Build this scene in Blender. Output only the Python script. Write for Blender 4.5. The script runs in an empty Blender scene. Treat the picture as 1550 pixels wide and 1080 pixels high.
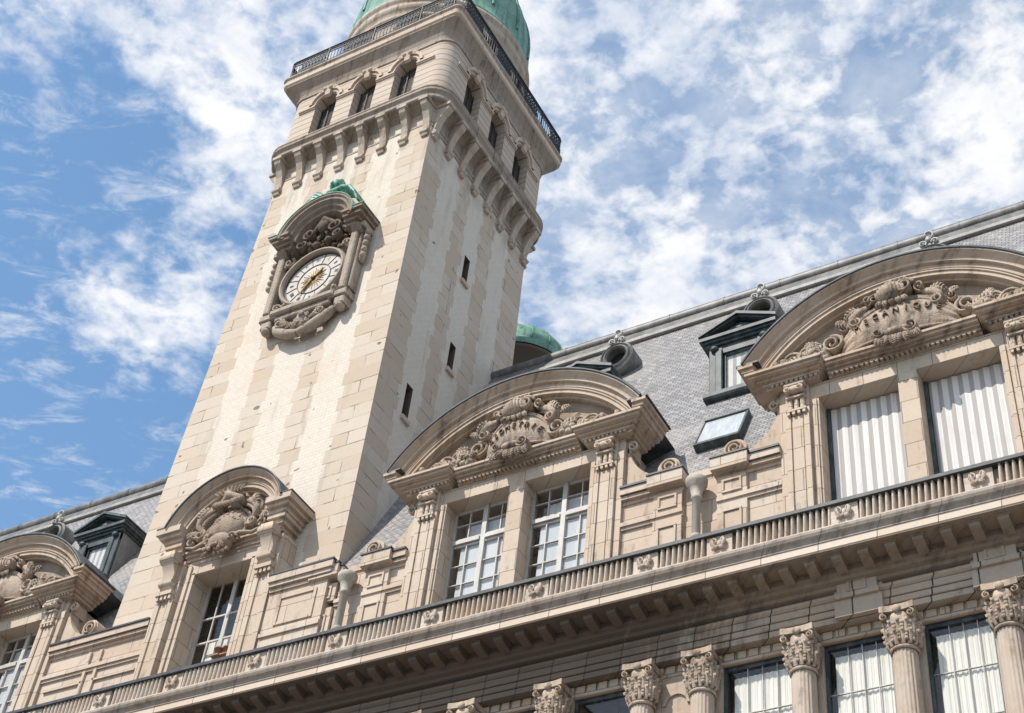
import bpy, bmesh, math, random
import numpy as np
from mathutils import Matrix, Vector
R = math.radians
sc = bpy.context.scene
COL = sc.collection
random.seed(7)

# ------------------------------------------------------------------ camera
CAM = (0.0, -25.0, 1.6)
yaw, pit, rol = R(-34.606), R(44.191), R(7.671)
f = Vector((math.sin(yaw)*math.cos(pit), math.cos(yaw)*math.cos(pit), math.sin(pit)))
rt = Vector((math.cos(yaw), -math.sin(yaw), 0)); up = rt.cross(f)
c_, s_ = math.cos(rol), math.sin(rol)
r2 = c_*rt + s_*up; u2 = -s_*rt + c_*up
cd = bpy.data.cameras.new('camera'); co = bpy.data.objects.new('camera', cd); COL.objects.link(co)
cd.sensor_width = 36; cd.lens = 36*2337.5/1550; cd.clip_end = 3000; cd.clip_start = .1
M4 = Matrix.Identity(4)
for i in range(3):
    M4[i][0] = r2[i]; M4[i][1] = u2[i]; M4[i][2] = -f[i]; M4[i][3] = CAM[i]
co.matrix_world = M4
sc.camera = co

# ------------------------------------------------------------------ node helper
class S:
    """socket wrapper with arithmetic"""
    def __init__(s, nt, k): s.nt = nt; s.k = k
    def op(s, o, *a, clamp=False):
        n = s.nt.nodes.new('ShaderNodeMath'); n.operation = o; n.use_clamp = clamp
        for i, v in enumerate((s,)+a):
            if isinstance(v, S): s.nt.links.new(v.k, n.inputs[i])
            else: n.inputs[i].default_value = v
        return S(s.nt, n.outputs[0])
    def __add__(s, o): return s.op('ADD', o)
    def __sub__(s, o): return s.op('SUBTRACT', o)
    def __mul__(s, o): return s.op('MULTIPLY', o)
    def __truediv__(s, o): return s.op('DIVIDE', o)
    __radd__ = __add__; __rmul__ = __mul__
    def rsub(s, v): return (s*-1.0)+v
    def ss(s, a, b):
        n = s.nt.nodes.new('ShaderNodeMapRange'); n.interpolation_type = 'SMOOTHSTEP'
        s.nt.links.new(s.k, n.inputs[0]); n.inputs[1].default_value = a; n.inputs[2].default_value = b
        return S(s.nt, n.outputs[0])
def mixc(nt, fac, a, b, mode='MIX'):
    n = nt.nodes.new('ShaderNodeMix'); n.data_type = 'RGBA'; n.blend_type = mode
    if isinstance(fac, S): nt.links.new(fac.k, n.inputs[0])
    else: n.inputs[0].default_value = fac
    for i, v in ((6, a), (7, b)):
        if isinstance(v, S): nt.links.new(v.k, n.inputs[i])
        else: n.inputs[i].default_value = (*v, 1)
    return S(nt, n.outputs[2])
def comb(nt, x, y, z):
    n = nt.nodes.new('ShaderNodeCombineXYZ')
    for i, v in enumerate((x, y, z)):
        if isinstance(v, S): nt.links.new(v.k, n.inputs[i])
        else: n.inputs[i].default_value = v
    return S(nt, n.outputs[0])
def noise(nt, vec, scale, detail=3, rough=.55, dist=0.0):
    n = nt.nodes.new('ShaderNodeTexNoise'); n.inputs['Scale'].default_value = scale
    n.inputs['Detail'].default_value = detail; n.inputs['Roughness'].default_value = rough
    n.inputs['Distortion'].default_value = dist
    nt.links.new(vec.k, n.inputs['Vector']); return S(nt, n.outputs['Fac'])
def xyz(nt, vec):
    n = nt.nodes.new('ShaderNodeSeparateXYZ'); nt.links.new(vec.k, n.inputs[0])
    return [S(nt, n.outputs[i]) for i in range(3)]
def brick(nt, vec, c1, c2, mort, w, h, ms, off=.5, bias=0.0, smooth=.1):
    n = nt.nodes.new('ShaderNodeTexBrick'); nt.links.new(vec.k, n.inputs['Vector'])
    n.offset = off
    for k, v in (('Color1', c1), ('Color2', c2), ('Mortar', mort)): n.inputs[k].default_value = (*v, 1)
    n.inputs['Scale'].default_value = 1; n.inputs['Mortar Size'].default_value = ms
    n.inputs['Mortar Smooth'].default_value = smooth; n.inputs['Bias'].default_value = bias
    n.inputs['Brick Width'].default_value = w; n.inputs['Row Height'].default_value = h
    return S(nt, n.outputs['Color']), S(nt, n.outputs['Fac'])

# ------------------------------------------------------------------ world, sun, exposure
W = bpy.data.worlds.new('World'); sc.world = W; W.use_nodes = True
nt = W.node_tree; nt.nodes.clear()
sky = nt.nodes.new('ShaderNodeTexSky'); sky.sky_type = 'NISHITA'; sky.sun_disc = False
sky.sun_elevation = R(49.2); sky.sun_rotation = R(201.8); sky.air_density = 1.0; sky.dust_density = .6; sky.ozone_density = 2.0
tc = nt.nodes.new('ShaderNodeTexCoord'); D = S(nt, tc.outputs['Generated'])
dx, dy, dz = xyz(nt, D)
dzc = dz.op('MAXIMUM', .12)
px, py = dx/dzc, dy/dzc
P = comb(nt, px, py, .37)
def blob(cx, cy, r):
    a = (px-cx)/r; b = (py-cy)/r
    return ((a*a+b*b)*-1.0).op('EXPONENT')
big = noise(nt, P, 6.5, 3, .5, .4)
bigv = noise(nt, P, 17.0, 4, .6, .3)
mid = noise(nt, P, 21.0, 4, .55, .35)
fine = noise(nt, P, 62.0, 6, .6, .3)
cover = px.ss(-1.06, -.50)*.30 + .165
cover = cover + blob(-.655, .455, .06)*.30 + blob(-.40, .52, .10)*.14 + blob(-.10, .76, .08)*.24 + blob(-.89, .645, .07)*.26 + blob(-.75, .40, .06)*.08 + blob(-.93, .69, .07)*.14 + blob(-.83, .66, .07)*.20 + blob(-.42, .83, .09)*.20 + blob(-.70, .58, .07)*.12
cover = cover - blob(-.735, .475, .045)*.42 - blob(-.80, .53, .05)*.12 - blob(-1.02, .58, .10)*.16 - blob(-1.05, .80, .10)*.10 - blob(-.35, .665, .04)*.14 - blob(-.88, .50, .06)*.12
cells = noise(nt, P, 34.0, 3, .5, .2)
dens = cover + (big-.5)*.34 + (mid-.5)*.95 + (cells-.5)*.55 + (fine-.5)*.45
mask = dens.ss(.22, .72).op('MAXIMUM', px.ss(-.72, -.40)*(bigv.ss(.25, .8)*.40+.16))
wv = comb(nt, px*5.0+py*3.5, py*11.0-px*7.0, 1.7)
wisp = noise(nt, wv, 2.6, 7, .66, .6)
mask = mask.op('MAXIMUM', (wisp + (bigv-.5)*.5).ss(.50, .80)*.75)
bright = noise(nt, P, 15.0, 5, .6, .3)
cloud = mixc(nt, (bright+(cover-.5)*.5).ss(.32, .68), (6.6, 7.1, 8.1), (9.3, 9.3, 9.35))
SKYBOOST = mixc(nt, 1.0, mixc(nt, 1.0, S(nt, sky.outputs[0]), (1.55, 1.6, 1.62), 'MULTIPLY'), (.22, .72, 1.15), 'ADD')
csky = mixc(nt, mask*.94, SKYBOOST, cloud)
bg = nt.nodes.new('ShaderNodeBackground'); bg.inputs[1].default_value = .10
nt.links.new(csky.k, bg.inputs[0])
wo = nt.nodes.new('ShaderNodeOutputWorld'); nt.links.new(bg.outputs[0], wo.inputs[0])

sl = bpy.data.lights.new('sun', 'SUN'); sl.energy = 4.6; sl.angle = R(.53); sl.color = (1, .945, .86)
so = bpy.data.objects.new('sun', sl); COL.objects.link(so); so.location = (-20, -40, 60)
so.rotation_euler = Vector((.24, .60, -.75)).to_track_quat('-Z', 'Y').to_euler()
sc.view_settings.view_transform = 'Standard'; sc.view_settings.look = 'None'
sc.view_settings.exposure = 0.18; sc.view_settings.gamma = 1
sc.view_settings.use_curve_mapping = False
sc.render.engine = 'CYCLES'
sc.cycles.max_bounces = 6; sc.cycles.diffuse_bounces = 4

# ------------------------------------------------------------------ materials
def newmat(name, rough=.8, spec=.25):
    m = bpy.data.materials.new(name); m.use_nodes = True
    nt = m.node_tree; b = nt.nodes['Principled BSDF']
    b.inputs['Roughness'].default_value = rough; b.inputs['Specular IOR Level'].default_value = spec
    return m, nt, b
def bump(nt, b, h, strength=.3, dist=.02):
    n = nt.nodes.new('ShaderNodeBump'); n.inputs['Strength'].default_value = strength; n.inputs['Distance'].default_value = dist
    nt.links.new(h.k, n.inputs['Height']); nt.links.new(n.outputs[0], b.inputs['Normal'])
def pos(nt): return S(nt, nt.nodes.new('ShaderNodeNewGeometry').outputs['Position'])
def stone(name, base=(.56, .47, .375), joint=None, soot=.25, sootx=False, grain=1.0, pale=None, mort=(.2, .16, .125)):
    """limestone: mottling, streaked soot, optional block joints (w, h, size)"""
    m, nt, b = newmat(name, .88, .15)
    p = pos(nt); x, y, z = xyz(nt, p); u = x+y
    uv = comb(nt, u, z, 0.0)
    c1 = tuple(v*1.06 for v in base); c2 = (base[0]*.93, base[1]*.87, base[2]*.82)
    big = noise(nt, p, .8, 4); fin = noise(nt, p, 9.0, 5, .65)
    h = fin*.35*grain
    if joint:
        col, fac = brick(nt, uv, c1, c2, mort, joint[0], joint[1], joint[2])
        h = h + fac.rsub(1.0)*1.0
    else:
        col = mixc(nt, big.ss(.3, .7), c1, c2)
    col = mixc(nt, big.ss(.5, .8)*.35, col, (base[0]*.98, base[1]*.8, base[2]*.66))
    col = mixc(nt, fin.ss(.35, .75)*.28*grain, col, tuple(v*.72 for v in base))
    # soot and rain streaks: long vertical patches
    sv = comb(nt, u*3.4, z*.42, y*.8)
    st = noise(nt, sv, 1.4, 6, .68); st2 = noise(nt, p, 4.2, 7, .75); st3 = noise(nt, p, .45, 3)
    s = st*.48 + st2*.32 + st3*.20
    if sootx: s = s + x.ss(-8.0, -17.0)*.32
    sm = s.ss(.60-.22*soot, .74-.14*soot)*min(1, .55+.5*soot)
    col = mixc(nt, sm, col, (.105, .08, .064))
    rough = noise(nt, p, 24.0, 4, .7)
    h = h + rough*(.5*(grain-.7))
    nt.links.new(col.k, b.inputs['Base Color']); bump(nt, b, h, min(1, .6*grain), .025*grain)
    return m
M = {}
M['stone'] = stone('limestone', (0.542, 0.451, 0.368), soot=.2)
M['attic'] = stone('attic_limestone', (0.547, 0.456, 0.374), joint=(1.5, .62, .009), soot=0.44)
M['dorm'] = stone('dormer_limestone', (.535, .447, .36), joint=(.8, .62, .009), soot=0.36)
M['carve'] = stone('carved_limestone', (0.502, 0.412, 0.33), soot=.72, grain=1.9)
M['moulding'] = stone('moulding_limestone', (0.532, 0.432, 0.345), joint=(1.25, 40., .010), soot=.30)
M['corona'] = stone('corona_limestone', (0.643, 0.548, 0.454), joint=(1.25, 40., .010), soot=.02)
M['cyma'] = stone('weathered_shade_limestone', (0.362, 0.315, 0.273), joint=(1.25, 40., .010), soot=.6)
M['parapet'] = stone('parapet_limestone', (0.572, 0.499, 0.426), soot=0.42, grain=1.4)
M['entab'] = stone('entablature_limestone', (.44, .365, .295), joint=(.86, 40., .016), soot=0.38, sootx=True, mort=(.05, .04, .035))
M['under'] = stone('shaded_sooty_limestone', (.27, .22, .175), soot=0.55, sootx=True)  # dark base paints in shade of undersides and recesses; soot streaks on top
M['column'] = stone('column_limestone', (.475, .40, .33), soot=0.5)
M['corb'] = stone('corbel_limestone', (.47, .40, .33), soot=0.58)
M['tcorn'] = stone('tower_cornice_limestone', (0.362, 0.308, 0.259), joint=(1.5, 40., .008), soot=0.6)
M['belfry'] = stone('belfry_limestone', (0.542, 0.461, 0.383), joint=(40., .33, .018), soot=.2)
M['clockstone'] = stone('clock_limestone', (.43, .365, .30), soot=0.5, grain=1.8)
M['wall'] = stone('lower_limestone', (0.502, 0.407, 0.321), joint=(1.1, .5, .012), soot=.25)

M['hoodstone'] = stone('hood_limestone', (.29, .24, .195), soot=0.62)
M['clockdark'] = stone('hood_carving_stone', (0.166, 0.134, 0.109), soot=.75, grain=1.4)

def tower_mat(name, axis, strips, base=(.555, .477, .395)):
    m, nt, b = newmat(name, .88, .15)
    p = pos(nt); x, y, z = xyz(nt, p); u = x if axis == 'x' else y
    zz = z/.52
    par = (zz.op('FLOOR')*.5).op('FRACT')*2.0            # 0/1 per course
    edge = noise(nt, comb(nt, zz.op('FLOOR'), 3.0, 0.0), 3.7, 0)
    us = u + (par-.5)*.10 + (edge-.5)*.22
    mask = None
    for a, c in strips:
        mid = (a+c)/2; hw = (c-a)/2
        k = (us-mid).op('ABSOLUTE').rsub(hw).ss(-.012, .012)
        mask = k if mask is None else mask.op('MAXIMUM', k)
    uv = comb(nt, u*1.0, z, 0.0)
    tan, fac = brick(nt, uv, tuple(v*1.03 for v in base), (base[0]*.91, base[1]*.85, base[2]*.79), (.19, .15, .115), 3.1, .52, .016, .37)
    pale, fac2 = brick(nt, uv, (.655, .59, .505), (.63, .565, .48), (.56, .495, .415), .26, .13, .010)
    j = noise(nt, p, 1.7, 3)
    fac_soft = fac*j.ss(.32, .55)
    tan2 = mixc(nt, fac*j.ss(.64, .46)*.8, tan, tuple(v*.99 for v in base))
    col = mixc(nt, mask, tan2, pale)
    big = noise(nt, p, .7, 5, .6); fin = noise(nt, p, 11.0, 5, .65)
    col = mixc(nt, big.ss(.5, .75)*.35, col, (.56, .43, .32))
    col = mixc(nt, fin.ss(.45, .8)*.22, col, (.36, .29, .23))
    sv = comb(nt, u*1.8, z*.22, 5.0); st = noise(nt, sv, 1.2, 6, .66)
    col = mixc(nt, (st + z.ss(40.0, 45.5)*.10).ss(.55, .78)*.42, col, (.27, .225, .185))
    spots = noise(nt, p, 3.1, 1, .5)
    col = mixc(nt, spots.ss(.74, .765)*.75, col, (.12, .09, .075))
    nt.links.new(col.k, b.inputs['Base Color'])
    bump(nt, b, fac_soft.rsub(1.0)*.8 + fin*.35, .45, .02)
    return m
M['tower_x'] = tower_mat('tower_limestone_front', 'x', [(-28.4, -27.4), (-26.6, -25.4), (-24.65, -23.5)])
M['tower_y'] = tower_mat('tower_limestone_side', 'y', [(1.5, 2.6), (3.35, 4.3), (5.1, 6.1)])

def slate():
    m, nt, b = newmat('slate', .5, .45)
    p = pos(nt); x, y, z = xyz(nt, p)
    wob = noise(nt, p, 1.5, 3)
    uv = comb(nt, x, z*1.11 + (wob-.5)*.03, 0.0)
    col, fac = brick(nt, uv, (.325, .308, .295), (.19, .183, .182), (.06, .06, .065), .21, .125, .013, .5, 0, .0)
    n1 = noise(nt, p, .55, 5, .6); n2 = noise(nt, p, 7.0, 4, .6)
    col = mixc(nt, n1.ss(.45, .7)*.45, col, (.40, .37, .33))
    n3 = noise(nt, comb(nt, x*4.8, (z*8.9).op('FLOOR')*1.0, 0.0), 1.0, 0)
    col = mixc(nt, n3.ss(.62, .66)*.5, col, (.13, .13, .14)); col = mixc(nt, n3.ss(.36, .33)*.5, col, (.42, .40, .385))
    n4 = noise(nt, comb(nt, x*1.4, z*.18, 2.0), 1.3, 5); col = mixc(nt, n4.ss(.56, .74)*.4, col, (.15, .145, .14))
    col = mixc(nt, n2.ss(.5, .8)*.35, col, (.18, .18, .20))
    nt.links.new(col.k, b.inputs['Base Color'])
    row = (z*1.11/.125).op('FRACT')
    bump(nt, b, fac.rsub(1.0)*.7 - row*.6 + n2*.3, .5, .015)
    return m
M['slate'] = slate()
def metal(name, c, c2, rough=.5, met=.0, scale=2.0, bumpy=.15, spec=.4):
    m, nt, b = newmat(name, rough, spec); b.inputs['Metallic'].default_value = met
    p = pos(nt); x, y, z = xyz(nt, p)
    n = noise(nt, comb(nt, x*1.5, y*1.5, z*.7), scale, 5, .62); n2 = noise(nt, p, scale*8, 4, .6)
    col = mixc(nt, (n*.7+n2*.3).ss(.38, .66), c, c2)
    nt.links.new(col.k, b.inputs['Base Color']); bump(nt, b, n2, bumpy, .01)
    return m
M['bronze'] = metal('green_bronze', (.02, .10, .075), (.22, .46, .35), .5, scale=5)
M['lead'] = metal('lead', (.03, .034, .038), (.07, .074, .08), .55)
M['zinc'] = metal('zinc', (.085, .085, .085), (.19, .18, .17), .5, .1)
M['zinccheek'] = metal('zinc_cheek', (.16, .165, .165), (.24, .24, .235), .6)
M['zincdark'] = metal('dark_zinc', (.03, .042, .045), (.10, .115, .118), .55, scale=3.0)
M['zincpale'] = metal('pale_zinc', (.34, .33, .31), (.52, .50, .47), .5)
M['iron'] = metal('wrought_iron', (.012, .016, .022), (.03, .037, .045), .5)
def copper(name, c1, c2, c3):
    m, nt, b = newmat(name, .65, .3); p = pos(nt); x, y, z = xyz(nt, p)
    st = noise(nt, comb(nt, x*2.6, y*2.6, z*.22), 1.4, 5, .62); bl = noise(nt, p, .9, 5, .65); fi = noise(nt, p, 6.0, 5, .65)
    col = mixc(nt, bl.ss(.32, .68), c1, c2)
    col = mixc(nt, st.ss(.44, .64)*.85, col, c3)
    col = mixc(nt, fi.ss(.48, .70)*.5, col, (.07, .10, .08))
    row = (z/.62).op('FRACT').op('LESS_THAN', .035)
    col = mixc(nt, row*.55, col, (.05, .12, .09))
    nt.links.new(col.k, b.inputs['Base Color']); bump(nt, b, fi - row*.6, .3, .02); return m
M['copper'] = copper('green_copper', (.115, .275, .205), (.215, .385, .30), (.07, .15, .115))
M['copperdark'] = metal('dark_copper', (.05, .13, .10), (.17, .36, .27), .6, scale=4)
M['paint'] = metal('white_paint', (.42, .395, .365), (.54, .51, .47), .55)
M['ink'] = metal('black_enamel', (.03, .028, .03), (.06, .055, .055), .5)
M['gold'] = metal('gilding', (.26, .175, .075), (.40, .28, .13), .55, .4)
M['dial'] = metal('dial_stone', (.40, .36, .32), (.52, .47, .42), .6)
M['dark'] = metal('dark_interior', (.012, .012, .013), (.022, .02, .02), .9)
M['brownint'] = metal('belfry_interior', (.05, .04, .032), (.10, .08, .065), .9)
M['interior'] = metal('interior_wall', (.10, .09, .085), (.16, .15, .14), .9)
M['pipe'] = metal('pipe_stone', (.35, .305, .255), (.47, .41, .345), .7)
M['terra'] = metal('terracotta', (.27, .135, .085), (.33, .185, .12), .7)
M['asphalt'] = metal('street_paving', (.12, .115, .108), (.18, .172, .165), .9, scale=.6)
M['pave'] = metal('pavement_stone', (.24, .23, .215), (.30, .285, .265), .9, scale=.8)
def glass(name, alpha=.25, tint=(.02, .025, .03)):
    m = bpy.data.materials.new(name); m.use_nodes = True; nt = m.node_tree
    out = nt.nodes['Material Output']; nt.nodes.remove(nt.nodes['Principled BSDF'])
    tr = nt.nodes.new('ShaderNodeBsdfTransparent'); tr.inputs[0].default_value = (.975, .98, .975, 1)
    gl = nt.nodes.new('ShaderNodeBsdfGlossy'); gl.inputs['Roughness'].default_value = .03
    p = pos(nt); n = noise(nt, p, 1.1, 2); bp = nt.nodes.new('ShaderNodeBump'); bp.inputs['Strength'].default_value = .06; bp.inputs['Distance'].default_value = .2
    nt.links.new(n.k, bp.inputs['Height']); nt.links.new(bp.outputs[0], gl.inputs['Normal'])
    fr = nt.nodes.new('ShaderNodeLayerWeight')
    fac = S(nt, fr.outputs['Facing']).op('POWER', 4.5)*.8 + .035
    mx = nt.nodes.new('ShaderNodeMixShader'); nt.links.new(fac.k, mx.inputs[0])
    nt.links.new(tr.outputs[0], mx.inputs[1]); nt.links.new(gl.outputs[0], mx.inputs[2]); nt.links.new(mx.outputs[0], out.inputs[0])
    return m
M['glass'] = glass('window_glass')
def stripes(name, per, c1, c2, duty=.5):
    m, nt, b = newmat(name, .9, .1)
    p = pos(nt); x, y, z = xyz(nt, p)
    fr = (x/per).op('FRACT'); k = fr.ss(duty-.04, duty+.04) - fr.ss(.94, 1.0)
    n = noise(nt, comb(nt, x*2.0, z*.25, 0.0), 3.0, 4); n2 = noise(nt, p, 30, 2)
    col = mixc(nt, k, c1, c2); col = mixc(nt, n.ss(.45, .8)*.25, col, tuple(v*.8 for v in c2))
    nt.links.new(col.k, b.inputs['Base Color']); bump(nt, b, n + n2*.1, .35, .08)
    b.inputs['Subsurface Weight'].default_value = 0
    return m
M['striped'] = stripes('striped_canvas', .235, (.70, .68, .66), (.40, .375, .36))
M['curtain'] = stripes('white_curtain', .31, (.78, .755, .70), (.71, .69, .64), .8)
M['screen'] = stripes('grey_blind', .5, (.60, .61, .63), (.54, .55, .575), .5)

# ------------------------------------------------------------------ mesh builder
class MB:
    def __init__(s): s.v = []; s.f = []; s.m = []; s.sm = []
    def add(s, v, f, mi=0, smooth=False):
        o = len(s.v); s.v += [tuple(map(float, q)) for q in v]
        for q in f: s.f.append(tuple(i+o for i in q)); s.m.append(mi); s.sm.append(smooth)
    def box(s, x0, x1, y0, y1, z0, z1, mi=0):
        v = [(x, y, z) for z in (z0, z1) for y in (y0, y1) for x in (x0, x1)]
        s.add(v, [(0, 2, 3, 1), (4, 5, 7, 6), (0, 1, 5, 4), (2, 6, 7, 3), (0, 4, 6, 2), (1, 3, 7, 5)], mi)
    def bbox(s, x0, x1, y0, y1, z0, z1, b=.02, mi=0):
        """box whose front (-Y) edges are chamfered"""
        v = [(x0, y0+b, z0), (x1, y0+b, z0), (x1, y0+b, z1), (x0, y0+b, z1), (x0+b, y0, z0+b), (x1-b, y0, z0+b), (x1-b, y0, z1-b), (x0+b, y0, z1-b),
             (x0, y1, z0), (x1, y1, z0), (x1, y1, z1), (x0, y1, z1)]
        s.add(v, [(4, 5, 6, 7), (0, 1, 5, 4), (1, 2, 6, 5), (2, 3, 7, 6), (3, 0, 4, 7), (0, 8, 9, 1), (1, 9, 10, 2), (2, 10, 11, 3), (3, 11, 8, 0), (8, 11, 10, 9)], mi)
    def extr(s, prof, x0, x1, mi=0, smooth=False, caps=True):
        """(y,z) closed profile extruded along X"""
        n = len(prof)
        v = [(x0, y, z) for y, z in prof]+[(x1, y, z) for y, z in prof]
        s.add(v, [(i, (i+1) % n, n+(i+1) % n, n+i) for i in range(n)], mi, smooth)
        if caps: s.add(v, [tuple(range(n))[::-1], tuple(range(n, 2*n))], mi)
    def extrY(s, prof, y0, y1, mi=0, smooth=False):
        """(x,z) closed polygon extruded along Y"""
        n = len(prof)
        v = [(x, y0, z) for x, z in prof]+[(x, y1, z) for x, z in prof]
        s.add(v, [(i, (i+1) % n, n+(i+1) % n, n+i) for i in range(n)], mi, smooth)
        s.add(v, [tuple(range(n)), tuple(range(n, 2*n))[::-1]], mi)
    def loft(s, rings, closed=True, smooth=False, mi=0, cap0=False, cap1=False):
        n = len(rings[0]); v = [q for r in rings for q in r]; fs = []
        for k in range(len(rings)-1):
            for i in range(n if closed else n-1):
                j = (i+1) % n; fs.append((k*n+i, k*n+j, (k+1)*n+j, (k+1)*n+i))
        s.add(v, fs, mi, smooth)
        if cap0: s.add(rings[0], [tuple(range(n))[::-1]], mi)
        if cap1: s.add(rings[-1], [tuple(range(n))], mi)
    def arc(s, cx, cz, prof, a0, a1, n=40, mi=0, smooth=False):
        """(r,y) closed profile swept about the Y axis through (cx,cz); angle 0 = up, + = +X"""
        rings = []
        for k in range(n+1):
            a = a0+(a1-a0)*k/n
            rings.append([(cx+r*math.sin(a), y, cz+r*math.cos(a)) for r, y in prof])
        s.loft(rings, True, smooth, mi, True, True)
    def tube(s, pts, rad, n=7, mi=0, flat=None, smooth=True):
        pts = [Vector(p) for p in pts]; rings = []; N = len(pts)
        ref = Vector((0, 1, 0))
        for i, p in enumerate(pts):
            t = (pts[min(i+1, N-1)]-pts[max(i-1, 0)]); t.normalize()
            a = ref - t*ref.dot(t)
            if a.length < 1e-3: a = Vector((1, 0, 0)) - t*t.x
            a.normalize(); b = t.cross(a)
            r = rad[i] if hasattr(rad, '__len__') else rad
            fl = 1 if flat is None else flat
            rings.append([tuple(p + a*(r*math.cos(2*math.pi*k/n)*fl) + b*(r*math.sin(2*math.pi*k/n))) for k in range(n)])
        s.loft(rings, True, smooth, mi, True, True)
    def ball(s, c, r, nu=10, nv=7, mi=0):
        rx, ry, rz = r if hasattr(r, '__len__') else (r, r, r)
        v = [(c[0], c[1], c[2]-rz)]; f = []
        for j in range(1, nv):
            t = -math.pi/2+math.pi*j/nv
            for i in range(nu):
                a = 2*math.pi*i/nu; v.append((c[0]+rx*math.cos(t)*math.cos(a), c[1]+ry*math.cos(t)*math.sin(a), c[2]+rz*math.sin(t)))
        v.append((c[0], c[1], c[2]+rz)); L = len(v)-1
        for i in range(nu): f.append((0, 1+(i+1) % nu, 1+i)); f.append((L, L-nu+i, L-nu+(i+1) % nu))
        for j in range(nv-2):
            for i in range(nu):
                a = 1+j*nu; f.append((a+i, a+(i+1) % nu, a+nu+(i+1) % nu, a+nu+i))
        s.add(v, f, mi, True)
    def lathe(s, cx, cy, prof, n=20, mi=0, a0=0, a1=2*math.pi, smooth=True):
        full = abs(a1-a0-2*math.pi) < 1e-6; m = n if full else n+1
        rings = [[(cx+r*math.cos(a0+(a1-a0)*k/n), cy+r*math.sin(a0+(a1-a0)*k/n), z) for k in range(m)] for r, z in prof]
        s.loft(rings, full, smooth, mi)
    def volute(s, cx, cz, y, r, turns=1.6, d=1, a0=0., t=.05, w=.12, mi=0, endk=.18):
        """spiral band scroll in the XZ plane, standing w proud of depth y (towards -Y)"""
        N = int(22*turns); rings = []
        for k in range(N+1):
            q = k/N; a = a0+d*turns*2*math.pi*q; rr = r*(1-q)+r*endk*q; tt = t*(1-.55*q)
            ca, sa = math.cos(a), math.sin(a)
            yy = y-w*(1+.25*math.sin(q*3.1))
            rings.append([(cx+(rr-tt)*ca, y, cz+(rr-tt)*sa), (cx+(rr-tt)*ca, yy, cz+(rr-tt)*sa), (cx+(rr-tt*.3)*ca, yy-.025, cz+(rr-tt*.3)*sa), (cx+rr*ca, yy, cz+rr*sa), (cx+rr*ca, y, cz+rr*sa)])
        s.loft(rings, True, True, mi, True, True)
    def leaf(s, p, ang, L, w, y=.0, curl=.5, proud=.14, mi=0):
        """acanthus-like curled leaf lying on the XZ plane"""
        pts = []; rad = []; dirs = []
        for k in range(9):
            q = k/8; aa = ang+curl*q*.9
            pts.append((p[0]+L*q*math.cos(aa), p[1]-proud*math.sin(q*2.6)-.02, p[2]+L*q*math.sin(aa))); dirs.append(ang+curl*q*1.6)
            rad.append(w*.16*(1.25-q*.7))
        s.tube(pts, rad, 6, mi, flat=.9)
        for k in range(1, 8):
            q = k/8; ll = w*.62*math.sin(math.pi*min(.97, q*.8+.15))
            for sd in (-1, 1):
                a = dirs[k]+sd*R(62-28*q); c = pts[k]
                s.tube([c, (c[0]+ll*.6*math.cos(a), c[1]-.03, c[2]+ll*.6*math.sin(a)), (c[0]+ll*math.cos(a+sd*.35), c[1]+.025, c[2]+ll*math.sin(a+sd*.35))], [w*.10, w*.15, w*.05], 5, mi)
    def build(s, name, mats, parent=None, remesh=None, smooth_all=False):
        me = bpy.data.meshes.new(name); me.from_pydata(s.v, [], s.f)
        if not isinstance(mats, (list, tuple)): mats = [mats]
        for m in mats: me.materials.append(m if not isinstance(m, str) else M[m])
        me.polygons.foreach_set('material_index', s.m)
        me.polygons.foreach_set('use_smooth', [True]*len(s.f) if smooth_all else s.sm)
        bm = bmesh.new(); bm.from_mesh(me)
        bmesh.ops.recalc_face_normals(bm, faces=bm.faces); bm.to_mesh(me); bm.free()
        me.update()
        o = bpy.data.objects.new(name, me); COL.objects.link(o)
        if remesh:
            r = o.modifiers.new('remesh', 'REMESH'); r.mode = 'VOXEL'; r.voxel_size = remesh; r.use_smooth_shade = True
        if parent is not None: setp(o, parent)
        return o
ORG = {}
def setp(o, parent):
    o.parent = parent
    loc = ORG.get(parent.name, (0, 0, 0))
    o.matrix_parent_inverse = Matrix.Translation(-Vector(loc))
def thing(name, label, cat, loc, group=None):
    o = bpy.data.objects.new(name, None); COL.objects.link(o); o.location = loc; o.empty_display_size = .5
    o['label'] = label; o['category'] = cat
    if group: o['group'] = group
    ORG[o.name] = loc
    return o
def tag(o, label, cat=None, group=None):
    o['label'] = label
    if cat: o['category'] = cat
    if group: o['group'] = group
    return o
_lc = {}
def letters_arc(parent, text, cx, cz, r, h, surf, step, ext, mat):
    """raised letters set along an arc centred on (cx,cz), wrapped on the carved surface"""
    n = len(text)
    for i, ch in enumerate(text):
        if ch not in _lc:
            cu = bpy.data.curves.new('t', 'FONT'); cu.body = ch; cu.align_x = 'CENTER'; cu.extrude = .08; cu.resolution_u = 3
            to = bpy.data.objects.new('t', cu); COL.objects.link(to)
            me = bpy.data.meshes.new_from_object(to.evaluated_get(bpy.context.evaluated_depsgraph_get()))
            _lc[ch] = ([tuple(v.co) for v in me.vertices], [tuple(p.vertices) for p in me.polygons])
            bpy.data.objects.remove(to); bpy.data.curves.remove(cu); bpy.data.meshes.remove(me)
        v, fc = _lc[ch]
        a = (i-(n-1)/2)*step
        ca, sa = math.cos(a), math.sin(a)
        out = []
        for X, Y, Z in v:
            X *= h*1.05; rr = r+Y*h*1.35
            x, z = cx+rr*sa+X*ca, cz+rr*ca-X*sa
            out.append((x, surf(x, z)-(ext if Z > 0 else -.03), z))
        mb = MB(); mb.add(out, fc); mb.build('carved_letter', mat, parent)

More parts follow.
